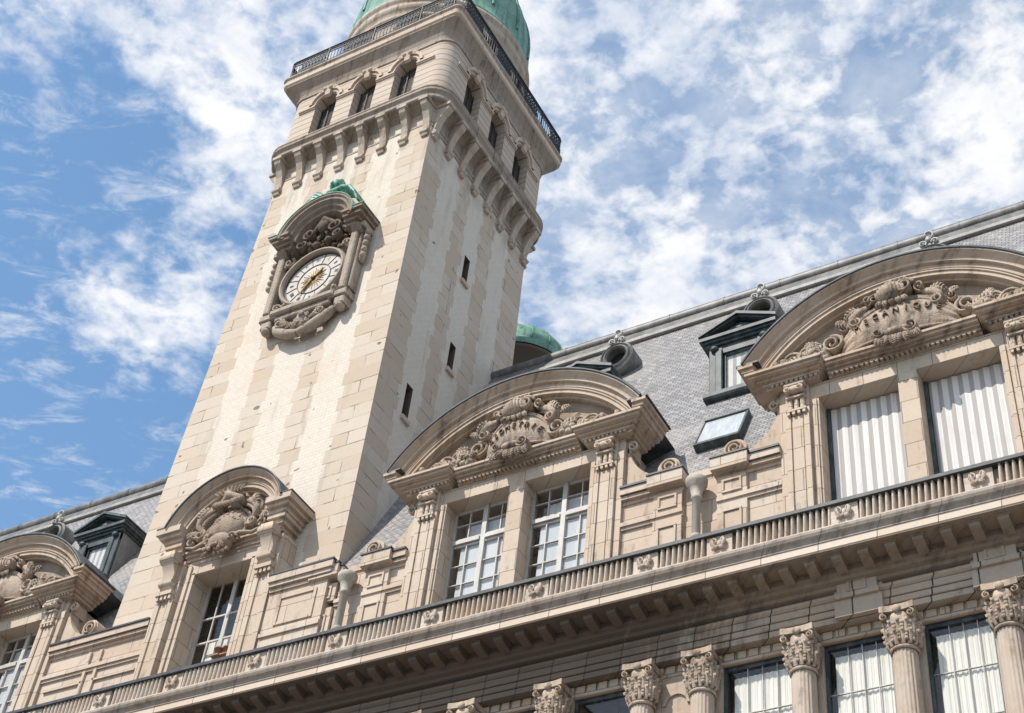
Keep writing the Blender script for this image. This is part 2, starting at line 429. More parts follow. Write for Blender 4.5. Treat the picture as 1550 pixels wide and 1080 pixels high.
# ================================================================== SETTING
def plane(name, x0, x1, y0, y1, z, mat):
    mb = MB(); mb.add([(x0, y0, z), (x1, y0, z), (x1, y1, z), (x0, y1, z)], [(0, 1, 2, 3)])
    o = mb.build(name, mat); o['kind'] = 'structure'; return o
plane('street', -900, 900, -900, 900, 0, 'asphalt')
mb = MB(); mb.box(-70, 30, -5.0, -.02, .004, .14); o = mb.build('pavement', 'pave'); o['kind'] = 'structure'

# ================================================================== UNIVERSITY BUILDING
XL, XR = -47.0, 9.0
bld = thing('university_building', 'long pale stone building with slate mansard roof and arched stone dormers beneath the clock tower', 'building', (-18, 3, 0))

# ---- slate mansard
SL = 2.06
def roofy(z): return .35+(z-25.3)/SL
mb = MB()
prof = [(roofy(27.0), 27.0), (6.17, 37.29), (6.7, 37.68), (13.3, 37.68), (19.5, 25.3), (1.5, 25.3), (1.5, 27.0)]
mb.extr(prof, XL, XR)
SEG = [(XL, -37.4), (-31.6, -27.7), (-23.85, -19.4), (-13.6, -9.4), (-3.6, .6), (6.4, XR)]
for a, b in SEG:
    mb.add([(a, .35, 25.3), (b, .35, 25.3), (b, roofy(27.0), 27.0), (a, roofy(27.0), 27.0)], [(0, 1, 2, 3)])
roof = mb.build('roof', 'slate', bld)
mb = MB()   # lead-covered ridge roll, fascia and pale lip
def circ(cy, cz, r, n=12): return [(cy+r*math.cos(2*math.pi*k/n), cz+r*math.sin(2*math.pi*k/n)) for k in range(n)]
mb.extr(circ(6.36, 37.80, .25), XL, XR, 0, True)
mb.extr([(5.93, 37.04), (6.01, 37.04), (6.41, 37.62), (6.23, 37.72)], XL, XR, 0)
mb.extr([(5.86, 36.93), (5.84, 37.03), (5.92, 37.08), (6.02, 36.94)], XL, XR, 1)
for x in np.arange(XL+1, XR, 1.9):
    mb.extr(circ(6.36, 37.80, .265), x, x+.05, 0, True)
mb.build('ridge_roll', ['zinc', 'zincpale'], roof)

def roof_dormer(xc):
    """dark zinc lucarne: sill, jambs, pediment, cheeks"""
    y0 = 2.5; mb = MB()
    for s in (-1, 1):
        mb.bbox(xc+s*.70-.20, xc+s*.70+.20, y0, y0+.3, 29.95, 31.75, .02)
        mb.bbox(xc+s*.60-.10, xc+s*.60+.10, y0-.05, y0+.2, 29.97, 31.6, .02)
        mb.box(xc+s*.92-.015, xc+s*.92+.015, y0+.1, y0+1.7, 29.6, 31.775, 1)
    mb.extr([(y0-.16, 29.74), (y0-.2, 29.80), (y0-.2, 29.93), (y0+.6, 29.97), (y0+.3, 29.66)], xc-.98, xc+.98)
    mb.box(xc-.9, xc+.9, y0+.02, y0+1.7, 31.5, 31.9)
    for k, (ov, z0, z1) in enumerate(((.06, 31.78, 31.87), (.13, 31.87, 31.95), (.20, 31.95, 32.06))):
        mb.box(xc-.92-ov, xc+.92+ov, y0-ov, y0+1.8, z0, z1)
    # tympanum and raking cornice
    mb.extrY([(xc-1.0, 32.06), (xc+1.0, 32.06), (xc, 32.50)], y0+.02, y0+2.3)
    for s in (-1, 1):
        for ov, t0, t1 in ((.14, 0.0, .10), (.22, .10, .2)):
            a = (xc+s*1.14, 32.06+t0*.6); b = (xc, 32.58+t0*.6)
            mb.extrY([a, (a[0], a[1]+.10), (b[0], b[1]+.1), b][::(1 if s < 0 else -1)], y0-ov, y0+2.5)
    # little ornament
    mb.ball((xc, y0, 32.28), (.14, .05, .08)); mb.ball((xc-.18, y0, 32.22), (.09, .04, .05)); mb.ball((xc+.18, y0, 32.22), (.09, .04, .05))
    for s in (-1, 1): mb.ball((xc+s*.72, y0-.05, 31.66), (.13, .1, .09))
    o = mb.build('roof_dormer', ['zincdark', 'zinccheek'], bld)
    mb = MB(); mb.box(xc-.5, xc+.5, y0+.16, y0+.18, 29.95, 31.5)
    mb.build('curtain', 'striped', o)
    mb = MB()
    for s in (-1, 1): mb.box(xc+s*.47-.03, xc+s*.47+.03, y0+.08, y0+.14, 29.97, 31.5)
    mb.box(xc-.44, xc+.44, y0+.08, y0+.14, 31.43, 31.5)
    mb.build('window_frame', 'zincdark', o)
    mb = MB(); mb.box(xc-.44, xc+.44, y0+.105, y0+.110, 29.97, 31.43)
    mb.build('window_pane', 'glass', o)
    return o
for xc in (-6.6, -11.6, -16.55, -34.45): roof_dormer(xc)

def oculus(xc, zc):
    """round zinc bull's-eye with scroll finial"""
    yc = roofy(zc)-.62; mb = MB()
    rings = []
    for r_, y_ in ((.33, yc+.30), (.33, yc+.02), (.37, yc-.06), (.43, yc-.02), (.45, yc+.04), (.50, yc-.03), (.57, yc+.02), (.58, yc+1.0)):
        ring = []
        for k in range(28):
            a = 2*math.pi*k/28; dz = -.10*max(0, -math.sin(a))**6
            ring.append((xc+r_*math.cos(a)*1.0, y_, zc+r_*math.sin(a)+dz*r_))
        rings.append(ring)
    mb.loft(rings, True, False, 0)
    o = mb.build('oculus_window', 'zincmid', bld)
    mb = MB(); mb.ball((xc, yc+.28, zc), (.38, .02, .38), 20, 8)
    mb.build('window_pane', 'dark', o)
    mb = MB()
    mb.volute(xc-.18, zc+.64, yc+.08, .14, 1.3, 1, 0., .05, .08); mb.volute(xc+.18, zc+.64, yc+.08, .14, 1.3, -1, math.pi, .05, .08)
    mb.volute(xc, zc+1.0, yc+.10, .19, 1.15, 1, -1.2, .06, .08); mb.ball((xc, yc, zc+.75), (.10, .08, .10))
    mb.tube([(xc-.1, yc+.05, zc+.6), (xc, yc, zc+.85), (xc+.05, yc+.05, zc+.92)], [.05, .06, .04])
    mb.build('scroll_finial', 'zincpale', o)
M['zincmid'] = metal('mid_zinc', (.11, .115, .11), (.24, .235, .215), .5)
for xc, zc in ((-16.42, 34.75), (-11.72, 34.80), (-39.3, 34.6), (-6.6, 34.62), (-43.6, 34.6)): oculus(xc, zc)

# skylight lying in the slates
def skylight(xc, z0, w, L):
    n = Vector((0, -SL, 1)).normalized(); t = Vector((0, 1, SL)).normalized(); b0 = Vector((xc, roofy(z0), z0))
    def q(u, v, h): return tuple(b0+Vector((u, 0, 0))+t*v+n*h)
    mb = MB()
    def slab(u0, u1, v0, v1, h0, h1):
        v = [q(u, v, h) for h in (h0, h1) for v in (v0, v1) for u in (u0, u1)]
        mb.add(v, [(0, 2, 3, 1), (4, 5, 7, 6), (0, 1, 5, 4), (2, 6, 7, 3), (0, 4, 6, 2), (1, 3, 7, 5)])
    slab(-w, w, -.12, 0, -.02, .22); slab(-w, w, L, L+.06, -.02, .22)
    slab(-w, -w+.03, 0, L, -.02, .2); slab(w-.06, w, 0, L, -.02, .2)
    o = mb.build('skylight', 'zincdark', bld)
    mb = MB(); mb.add([q(-w+.03, .003, .17), q(w-.06, .003, .17), q(w-.06, L-.003, .17), q(-w+.03, L-.003, .17)], [(0, 1, 2, 3)])
    mb.build('skylight_pane', 'skypane', o)
m, nt_, b_ = newmat('skylight_glass', .12, .9); M['skypane'] = m
p_ = pos(nt_); x_, y_, z_ = xyz(nt_, p_)
st_ = noise(nt_, comb(nt_, x_*3.0, z_*.5, 0.0), 3.0, 4)
c_k = mixc(nt_, st_.ss(.35, .7), (.40, .44, .45), (.56, .56, .54)); nt_.links.new(c_k.k, b_.inputs['Base Color'])
skylight(-11.55, 26.8, .60, 1.38)

# ---- attic wall between the dormers
def attic(x0, x1, pipe=None):
    """panelled attic stretch with cap cornice, strips and string course"""
    y0 = 0.0; mb = MB()
    gaps = [(x0, x1)] if pipe is None else [(x0, pipe-.42), (pipe+.42, x1)]
    mb.box(x0, x1, y0, .34, 21.7, 25.12)
    for a, b in gaps:
        e0 = 0 if a == x0 else 1; e1 = 0 if b == x1 else 1
        mb.box(a, b, y0-.06, y0-.002, 21.7, 24.62)
        # cap cornice
        for ov, z0, z1 in ((.10, 24.60, 24.70), (.20, 24.70, 24.80), (.26, 24.80, 24.99)):
            mb.box(a, b, y0-ov, y0-.001, z0, z1)
        mb.box(a, b, y0-.30, .38, 24.992, 25.05, 1)
        # string course
        mb.box(a, b, y0-.17, y0-.062, 23.93, 24.04); mb.box(a, b, y0-.12, y0-.062, 23.85, 23.928)
    if pipe is not None:
        for s in (-1, 1):
            xs = pipe+s*.80
            mb.box(xs-.36, xs+.36, y0-.15, y0-.062, 21.7, 23.845)
            mb.box(xs-.36, xs+.36, y0-.15, y0-.062, 24.05, 24.60)
            for (zz0, zz1) in ((24.12, 24.50), (22.0, 23.62)):       # raised frames
                for (xa, xb, za, zb) in ((xs-.24, xs+.24, zz1-.05, zz1), (xs-.24, xs-.19, zz0, zz1-.052), (xs+.19, xs+.24, zz0, zz1-.052), (xs-.188, xs+.188, zz0, zz0+.05)):
                    mb.box(xa, xb, y0-.19, y0-.152, za, zb)
            mb.box(xs-.45, xs+.45, y0-.36, .40, 24.72, 25.06)
            mb.box(xs-.47, xs+.47, y0-.39, .42, 25.063, 25.11, 1)
        mb.box(pipe-.42, pipe+.42, y0-.05, .38, 24.9, 25.08)
    if x0 == -31.5:
        for (xa, xb, za, zb) in ((-31.3, -29.9, 23.5, 23.56), (-29.5, -28.0, 23.5, 23.56), (-29.95, -29.85, 21.7, 24.5), (-29.55, -29.45, 21.7, 24.5)):
            mb.box(xa, xb, -.13, -.062, za, zb)
    mb.build('attic_wall', ['attic', 'lead'], bld)
attic(-13.5, -9.5, -11.5)
attic(-21.4, -19.5, -21.15)
attic(-3.5, .5, -1.5); attic(6.5, 9.0, None)
attic(-31.5, -27.85, None)
attic(-47, -37.5, -41.0)
# plinth block at the foot of the tower
mb = MB()
mb.box(-23.68, -21.82, -.26, .36, 21.7, 24.7)
for ov, z0, z1 in ((.06, 24.70, 24.82), (.14, 24.82, 24.94), (.20, 24.94, 25.14)):
    mb.box(-23.68, -21.82+ov, -.26-ov, .36, z0, z1)
mb.box(-23.68, -21.60, -.48, .37, 25.143, 25.2, 1)
for (xa, xb, za, zb) in ((-23.3, -22.1, 24.42, 24.5), (-23.3, -23.22, 23.6, 24.418), (-22.18, -22.1, 23.6, 24.418), (-23.2, -22.2, 23.6, 23.68)):
    mb.box(xa, xb, -.30, -.262, za, zb)
mb.box(-23.68, -21.80, -.32, -.262, 23.3, 23.42); mb.box(-23.68, -21.80, -.29, -.262, 22.9, 23.0)
mb.build('plinth_block', ['attic', 'lead'], bld)

def drainpipe(x):
    mb = MB()
    mb.lathe(x, -.30, [(.10, 21.7), (.10, 24.0), (.13, 24.02), (.13, 24.08), (.11, 24.1), (.17, 24.36), (.25, 24.44), (.26, 24.58), (.22, 24.62), (.0, 24.62)], 18)
    mb.lathe(x, -.30, [(.115, 22.9), (.125, 22.92), (.125, 22.98), (.115, 23.0)], 18)
    mb.build('drainpipe', 'pipe', bld)
for x in (-11.5, -21.15, -1.5): drainpipe(x)

# ---- main cornice and parapet
mb = MB()
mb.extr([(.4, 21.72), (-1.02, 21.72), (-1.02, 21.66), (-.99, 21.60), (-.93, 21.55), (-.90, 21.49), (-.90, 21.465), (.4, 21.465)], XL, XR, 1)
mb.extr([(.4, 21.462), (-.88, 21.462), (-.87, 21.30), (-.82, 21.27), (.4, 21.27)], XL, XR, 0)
mb.box(XL+.01, XR-.01, -.862, .39, 21.252, 21.2685, 2)  # thin added slab: soffit shade painted as a darker stone
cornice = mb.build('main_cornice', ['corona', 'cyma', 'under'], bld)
mb = MB()   # bed mouldings
mb.extr([(.4, 21.251), (-.27, 21.251), (-.27, 21.12), (-.20, 21.08), (-.16, 21.0), (-.05, 20.97), (-.03, 20.90), (.08, 20.86), (.10, 20.80), (.4, 20.80)], XL, XR)
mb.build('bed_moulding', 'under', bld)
mb = MB(); mb.extr([(-.272, 21.251), (-.70, 21.251), (-.715, 21.20), (-.69, 21.14), (-.60, 21.11), (-.272, 21.06)], -.11, .11); mb.box(-.14, .14, -.74, -.272, 21.215, 21.25)
mproto = None
x = -4.80
k = 0
while x > -40 or False:
    if mproto is None:
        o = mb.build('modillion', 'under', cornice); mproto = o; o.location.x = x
    else:
        o = mproto.copy(); COL.objects.link(o); o.parent = cornice; o.location.x = x
    x -= .567; k += 1
for j in range(1, 8):
    o = mproto.copy(); COL.objects.link(o); o.parent = cornice; o.location.x = -4.80+.567*j

mb = MB()
mb.extr([(-.98, 22.32), (-.98, 22.40), (-.94, 22.44), (-.50, 22.44), (-.50, 22.32)], XL, XR, 1)
mb.extr([(-.95, 21.722), (-.95, 21.80), (-.92, 21.83), (-.55, 21.83), (-.55, 21.722)], XL, XR, 0)
mb.box(XL, XR, -.78, -.56, 21.832, 22.318, 2)  # backing in darker stone paints shade into the gaps between tabs
EMB = [-5.12, -7.90, -10.68, -12.42, -15.12, -17.9, -20.6, -23.0, -25.6, -28.0, -30.4, -33.1, -36.0]
x = XL
while x < XR:      # strigil tabs: rounded flute with a leaning shoulder
    if all(abs(x-e) > .32 for e in EMB):
        w = .043
        rings = []
        for q in range(6):
            a = math.pi*q/5; rings.append([(x-w*math.cos(a)+.03*t, -.775-.14*math.sin(a)*(1 if t < .75 else 1.12), 21.832+.486*t) for t in (0, .35, .75, .92, 1)])
        mb.loft(rings, False, True, 0)
    x += .136
par = mb.build('parapet', ['parapet', 'lead', 'cyma'], bld)
for e in EMB:
    mb = MB(); mb.box(e-.29, e+.29, -.88, -.805, 21.835, 22.315)
    for s in (-1, 1):
        mb.volute(e+s*.12, 22.14, -.88, .11, 1.0, s, math.pi/2, .04, .05)
        mb.leaf((e+s*.04, -.88, 22.0), R(90-s*70), .22, .10, curl=s*.9, proud=.06)
        mb.leaf((e, -.88, 22.05), R(-90+s*35), .2, .08, curl=.3*s, proud=.05)
    mb.ball((e, -.90, 22.10), (.06, .05, .09))
    mb.build('carved_rosette', 'parapet', par)

# ---- entablature: frieze, architrave, soffit
mb = MB()
mb.box(XL, XR, .14, 1.2, 20.802, 20.86); mb.box(XL, XR, .20, 1.2, 20.2, 20.80)
mb.extr([(.198, 20.79), (.0, 20.79), (-.02, 20.755), (.0, 20.72), (.06, 20.675), (.198, 20.675)], XL, XR)
mb.extr([(.198, 20.655), (.05, 20.655), (.05, 20.52), (.065, 20.50), (.198, 20.50)], XL, XR)
mb.extr([(.198, 20.482), (.09, 20.482), (.09, 20.365), (.105, 20.35), (.198, 20.35)], XL, XR)
mb.extr([(.198, 20.332), (.13, 20.332), (.13, 20.2), (.198, 20.2)], XL, XR)
ent = mb.build('entablature', 'entab', bld)
def frieze_panel(xc):
    mb = MB()
    mb.box(xc-.42, xc+.42, -.06, .138, 20.72, 21.02); mb.box(xc-.46, xc+.46, -.10, .10, 20.60, 20.715)
    mb.box(xc-.5, xc+.5, -.03, .09, 20.20, 20.597)
    for (xa, xb, za, zb) in ((-.2, .2, 20.97, 21.01), (-.2, -.15, 20.74, 20.968), (.15, .2, 20.74, 20.968), (-.148, .148, 20.74, 20.78)):
        mb.box(xc+xa, xc+xb, -.085, -.062, za, zb)
    for s in (-1, 1):
        mb.extrY([(xc+s*.42, 21.02), (xc+s*.42, 20.72), (xc+s*.60, 20.70), (xc+s*.50, 20.86)][::s], .03, .137)
    mb.build('frieze_panel', 'entab', ent)
for xc in (-5.2, -8.02): frieze_panel(xc)

# ---- lower wall, windows and columns
mb = MB()
mb.box(XL, XR, .62, 13, 0.0, 12.5)
mb.box(XL, XR, .40, .72, 19.92, 20.198)
mb.extr([(.40, 19.90), (.32, 19.90), (.30, 19.93), (.32, 19.97), (.40, 19.97)], XL, XR)
mb.box(XL, XR, 1.5, 13, 12.5, 25.2)
mb.extr([(-.3, 12.0), (-.35, 12.3), (-.3, 12.45), (.62, 12.5), (.62, 12.0)], XL, XR)
x = XL
while x < XR-.3:
    mb.box(x, x+.20, .345, .402, 19.985, 20.18); x += .27
lw = mb.build('lower_wall', 'wall', bld)
CX = [7.6, 5.4, 3.05, 1.0, -1.05, -3.1, -5.17, -7.2, -9.28, -11.48, -12.85, -15.0, -17.2, -18.6, -20.8, -23., -25.2, -26.6, -28.8, -31., -33.2, -34.6]
def column(x):
    mb = MB(); r = .27; n = 20; yc = .10
    rings = []
    for z, rr in ((12.5, .27), (15.5, .265), (18.0, .255), (19.13, .248)):
        ring = []
        for k in range(n*4):
            a = 2*math.pi*k/(n*4); fl = 1-.08*abs(math.sin(a*n/2))**.6
            ring.append((x+rr*fl*math.cos(a), yc+rr*fl*math.sin(a), z))
        rings.append(ring)
    mb.loft(rings, True, True)
    mb.box(x-.33, x+.33, .30, 1.5, 12.5, 19.97)
    o = mb.build('column', 'column', bld)
    mb = MB()
    mb.lathe(x, yc, [(.262, 19.18), (.29, 19.2), (.29, 19.24), (.262, 19.26), (.25, 19.3), (.25, 19.6), (.28, 19.85), (.31, 19.98), (.0, 19.98)], 24)
    # concave-sided abacus
    ab = []
    for c in range(4):
        for q in np.linspace(-.92, .92, 7):
            d = .31+.05*q*q; u = q*.37
            ca, sa = math.cos(c*math.pi/2), math.sin(c*math.pi/2)
            ab.append((x+u*ca+d*sa, yc+u*sa-d*ca))
    mb.loft([[(a, b, z) for a, b in ab] for z in (20.02, 20.10, 20.16)], True, False, 0, True, True)
    rnd = random.Random(int(x*100))
    for tier, (z0, L, n_, w_) in enumerate(((19.27, .30, 8, .075), (19.44, .36, 8, .075))):
        for k in range(n_):
            a = math.pi + math.pi*(k+.5*tier)/(n_-1); ca, sa = math.cos(a), math.sin(a)
            def pt(rad, z, t=0): return (x+ca*rad-sa*t, yc+sa*rad+ca*t, z)
            b = .262+.012*tier
            pts = [pt(b, z0), pt(b+.03, z0+L*.4), pt(b+.04, z0+L*.75), pt(b+.09, z0+L*.97), pt(b+.125, z0+L*.93), pt(b+.12, z0+L*.8)]
            mb.tube(pts, [w_*.7, w_, w_, w_*.8, w_*.55, w_*.3], 6, flat=.55)
            for t in (-1, 1):
                for h in (.3, .55, .78): mb.ball(pt(b+.045+.02*h, z0+L*h, t*w_*.85), (.035, .035, .045), 6, 4)
    for s in (-1, 1):
        mb.volute(x+s*.265, 19.90, -.14, .105, 1.4, -s, math.pi/2, .04, .09)
        mb.ball((x+s*.27, -.10, 19.90), (.07, .12, .07), 8, 6)
    mb.ball((x, -.22, 20.06), (.09, .06, .09))
    mb.v = [(a, b, c-.09) for a, b, c in mb.v]
    mb.build('capital', 'capital', o)
M['capital'] = stone('capital_limestone', (0.482, 0.398, 0.316), soot=.68, grain=1.4)
for x in CX: column(x)
# glazing bays between columns
def bay(x0, x1, kind):
    mb = MB(); yw = .44
    if kind == 'blank':
        mb.box(x0, x1, .34, 1.5, 12.5, 19.91)
        mb.arc((x0+x1)/2, 19.2, [(.24, .29), (.31, .29), (.31, .338), (.24, .338)], -math.pi/2, math.pi/2, 16)
        mb.build('wall_panel', 'column', bld); return
    mb.box(x0, x0+.07, yw, yw+.12, 12.5, 19.9); mb.box(x1-.05, x1, yw, yw+.12, 12.5, 19.9); mb.box(x0+.072, x1-.052, yw, yw+.12, 19.80, 19.9)
    o = mb.build('tall_window', 'zincdark', bld)
    mb = MB(); mb.box(x0+.07, x1-.05, yw+.05, yw+.056, 12.5, 19.8); mb.build('window_pane', 'glass', o)
    if kind == 'lit':
        mb = MB(); n = 70; X0, X1 = x0+.19, x1-.055
        yy = [yw+.10+.008*math.sin(k*.9+x0)+.005*math.sin(k*2.3) for k in range(n+1)]
        for k in range(n):
            xa = X0+(X1-X0)*k/n; xb = X0+(X1-X0)*(k+1)/n
            mb.add([(xa, yy[k], 12.5), (xb, yy[k+1], 12.5), (xb, yy[k+1], 19.66), (xa, yy[k], 19.66)], [(0, 1, 2, 3)], 0, True)
        mb.build('curtain', 'curtain', o)
        mb = MB(); mb.box(x0+.08, x1-.06, yw+.16, yw+.17, 12.5, 19.8); mb.build('window_back', 'dark', o)
        mb = MB()
        for xx in np.linspace(x0+.19, x1-.05, 5)[1:-1]: mb.box(xx-.008, xx+.008, yw+.03, yw+.07, 12.5, 19.80)
        for zz in (18.75, 17.7, 16.6): mb.box(x0+.072, x1-.052, yw+.028, yw+.072, zz-.008, zz+.008)
        mb.build('glazing_bar', 'zincpale', o)
    else:
        mb = MB(); mb.box(x0+.15, x1-.1, .9, .92, 12.5, 19.6); mb.build('window_back', 'interior', o)
for k in range(len(CX)-1):
    a, b = CX[k+1]+.332, CX[k]-.332
    kind = 'blank' if (b-a) < .9 else ('lit' if CX[k] > -11 else 'dark')
    bay(a, b, kind)

# ================================================================== DORMERS
def casement(x0, x1, z0, zt, z1, y, parent, dark_top=True):
    """two-leaf white window with top lights"""
    mb = MB(); xm = (x0+x1)/2
    def V(x, w, za, zb, d=0.0): mb.box(x-w/2, x+w/2, y-.03-d, y+.03, za, zb)
    def H(z, h, xa, xb, d=0.0): mb.box(xa, xb, y-.032-d, y+.028, z-h/2, z+h/2)
    for xx in (x0+.03, x1-.03): V(xx, .06, z0, z1)
    V(xm, .13, z0, z1, .03)
    H(zt, .11, x0+.08, xm-.087, .06); H(zt, .11, xm+.087, x1-.08, .06); H(z1-.04, .08, x0+.082, xm-.087); H(z1-.04, .08, xm+.087, x1-.082)
    for a, b in ((x0+.08, xm-.085), (xm+.085, x1-.08)):
        H(zt-.10, .06, a, b); H(zt+.10, .07, a, b)
        V((a+b)/2, .03, z0, zt-.13); V((a+b)/2, .028, zt+.14, z1-.082)
        z = zt-.72
        while z > z0+.2: H(z, .026, a, (a+b)/2-.016); H(z, .026, (a+b)/2+.016, b); z -= .58
        H((zt+z1)/2+.05, .022, a, (a+b)/2-.02); H((zt+z1)/2+.05, .022, (a+b)/2+.02, b)
    o = mb.build('casement_window', 'paint', parent)
    mb = MB(); mb.box(x0+.07, x1-.07, y+.002, y+.008, z0, z1-.07)
    mb.build('window_pane', 'glass', parent)
    mb = MB(); mb.box(x0+.26, x1-.04, y+.045, y+.055, z0, zt-.02); mb.box(x0+.36, x1-.25, y+.16, y+.17, zt, z1-.40); mb.build('window_blind', 'screen', parent)

def console(mb, xc, y0, z0, z1, w, mi=0):
    """pilaster head: volutes, triglyph bars, guttae"""
    h = z1-z0
    mb.bbox(xc-w, xc+w, y0-.20, y0, z1-.13*h, z1, .02, mi)
    for s in (-1, 1):
        pts = [(xc+s*w*.62, y0-.20-.02*k, z1-.13*h-.03) for k in range(1)]
        mb.volute(xc+s*w*.55, z1-.30*h, y0-.05, w*.47, 1.4, -s, math.pi/2, .05, .17, mi)
    mb.ball((xc, y0-.14, z1-.27*h), (w*.8, .12, .12*h), 12, 8, mi)
    mb.box(xc-w*.9, xc+w*.9, y0-.14, y0, z1-.50*h, z1-.44*h, mi)
    for k in (-1, 0, 1):
        xx = xc+k*w*.58
        mb.bbox(xx-w*.2, xx+w*.2, y0-.09, y0, z0+.14*h, z1-.505*h, .025, mi)
    mb.box(xc-w*.98, xc+w*.98, y0-.11, y0, z0+.07*h, z0+.135*h, mi)
    for k in range(4): 
        xx = xc+(k-1.5)*w*.5
        mb.box(xx-w*.13, xx+w*.13, y0-.10, y0, z0-.03*h, z0+.068*h, mi)

def garland(mb, x0, z0, x1, z1, y, n, r0, r1, rnd):
    for k in range(n):
        q = k/(n-1)
        for j in range(4):
            r_ = (r0*(1-q)+r1*q)*rnd.uniform(.7, 1.2)
            mb.ball((x0+(x1-x0)*q+rnd.uniform(-.06, .06), y-r_*.7-rnd.uniform(0, .20), z0+(z1-z0)*q+rnd.uniform(0, .28)*(1-q*.65)), (r_, r_*1.1, r_*.95), 8, 6)
        if k % 3 == 0: mb.leaf((x0+(x1-x0)*q, y-.10, z0+(z1-z0)*q+.10), rnd.uniform(.4, 2.7), .32*(1-q*.4), .16, curl=rnd.uniform(-.9, .9), proud=.16)

def cartouche(xc, kind, parent):
    rnd = random.Random(int(abs(xc)*10)); y = -.10; mb = MB()
    hw, zc = (1.42, 27.60) if kind == 'wide' else (.98, 27.62)
    sag = .16 if kind == 'wide' else .08
    def tb(sx): return (.56*(1-abs(sx)**2.4)+.06, -.44+.12*abs(sx))
    def surf(x, z):
        sx = max(-1, min(1, (x-xc)/hw)); top, bot = tb(sx)
        t = max(0, min(1, (z+sag*sx*sx-zc-bot)/(top-bot)))
        bul = .42*max(0, 1-abs(sx)**2.2)**.6*(.45+.55*math.sin(math.pi*min(1, t*.9+.08))**.6)
        rip = .035*math.sin(t*17)*max(0, abs(sx)-.60)*3 if kind == 'wide' else 0
        return y-.08-bul-rip
    nu, nv = 44, 16; v = []; fcs = []
    for j in range(nv+1):
        for i in range(nu+1):
            sx = -1+2*i/nu; top, bot = tb(sx); z = zc+bot+(top-bot)*j/nv-sag*sx*sx; v.append((xc+hw*sx, surf(xc+hw*sx, z), z))
    for j in range(nv):
        for i in range(nu): a = j*(nu+1)+i; fcs.append((a, a+1, a+nu+2, a+nu+1))
    mb.add(v, fcs, 0, True)
    def edge(k, rad, off):
        pts = []
        for sx in np.linspace(-1, 1, 29):
            z = zc+tb(sx)[k]-sag*sx*sx; pts.append((xc+hw*sx, surf(xc+hw*sx, z)-.01, z+off))
        mb.tube(pts, rad, 7)
    edge(0, .045, .02); edge(0, .028, .09); edge(1, .04, -.02)
    # rolled crown under the arch: barrel, bead, end scrolls, hanging lappets
    bz = 28.40
    for k in range(9):
        q = k/8; rr = .15+.09*math.sin(math.pi*(.18+.64*q))
        mb.tube([(xc-.36+.60*q-.04, y-.36-.10*math.sin(math.pi*q), bz+.09*q), (xc-.36+.60*q+.04, y-.36-.10*math.sin(math.pi*q), bz+.09*q+.01)], [rr*.97, rr], 14)
    mb.tube([(xc-.34, y-.36, bz), (xc-.05, y-.46, bz+.05), (xc+.26, y-.38, bz+.09)], [.17, .215, .19], 14)
    mb.tube([(xc-.36, y-.36, bz+.22), (xc-.05, y-.48, bz+.30), (xc+.26, y-.38, bz+.30)], [.05, .08, .06], 8)
    mb.volute(xc+.30, bz+.08, y-.18, .27, 1.8, 1, .4, .07, .32)
    mb.volute(xc-.44, bz-.0, y-.14, .20, 1.5, -1, math.pi, .06, .28)
    for k in range(5): mb.leaf((xc-.30+.13*k, y-.42, bz-.14), R(-90-20+10*k), .26, .13, curl=.15, proud=.08)
    for k in range(7): mb.ball((xc-.34+.11*k, y-.40-.06*math.sin(k*.5), bz+.33+.02*k), .055, 7, 5)
    # falling leafy C scrolls each side of the crown
    for sg in (-1, 1):
        for off, r_ in ((0, .075), (.10, .05), (-.09, .045)):
            pts = [(xc+sg*(.52+(.52+off)*math.sin(q*2.3)), y-.20-.12*math.sin(q*3)+abs(off)*.5, 28.44-.60*q+off*.9*math.cos(q*2.0)) for q in np.linspace(0, 1, 14)]
            mb.tube(pts, [r_*(.6+.9*math.sin(math.pi*q)) for q in np.linspace(.1, .95, 14)], 8)
        mb.volute(xc+sg*.98, 27.90, y-.05, .19, 1.6, sg, math.pi*.5, .06, .30)
        mb.volute(xc+sg*.62, 28.46, y-.12, .16, 1.4, -sg, -math.pi*.5, .05, .26)
        mb.leaf((xc+sg*.70, y-.14, 28.30), R(90-sg*70), .55, .26, curl=-sg*.8, proud=.22)
        mb.leaf((xc+sg*1.05, y-.10, 28.15), R(90-sg*120), .42, .22, curl=sg*.7, proud=.16)
        e = hw+.14
        mb.volute(xc+sg*(e+.02), 27.56, y, .31, 1.9, sg, math.pi*.55, .075, .26)
        mb.volute(xc+sg*(e-.30), 27.98, y, .15, 1.4, -sg, math.pi*.5, .05, .2)
        mb.leaf((xc+sg*(e+.10), y-.12, 27.22), R(90-sg*36), .62, .30, curl=-sg*.5, proud=.24)
        mb.leaf((xc+sg*(e+.35), y-.08, 27.80), R(90-sg*85), .42, .22, curl=-sg*.9, proud=.18)
        # strap hoops over the fruit
        for a0, r_, h_ in ((.34, .30, .52), (.66, .34, .46), (.98, .30, .34)):
            pts = [(xc+sg*(e+a0+r_*(1-math.cos(a))), y-.14-.14*math.sin(a), 27.14+h_*math.sin(a)) for a in np.linspace(0, 2.7, 12)]
            mb.tube(pts, [.05-.022*q for q in np.linspace(0, 1, 12)], 6)
            mb.tube([(a, b+.03, c-.07) for a, b, c in pts], .022, 5)
        mb.leaf((xc+sg*(e+.52), y-.14, 27.16), R(90-sg*58), .62, .26, curl=-sg*.8, proud=.26)
        mb.leaf((xc+sg*(e+.90), y-.12, 27.14), R(90-sg*66), .52, .22, curl=-sg*.7, proud=.2)
    # knot of leaves hanging over the cornice
    mb.tube([(xc-.36, y-.44, 27.13), (xc-.14, y-.54, 27.10), (xc+.1, y-.55, 27.10), (xc+.32, y-.48, 27.13)], [.06, .10, .10, .07], 10)
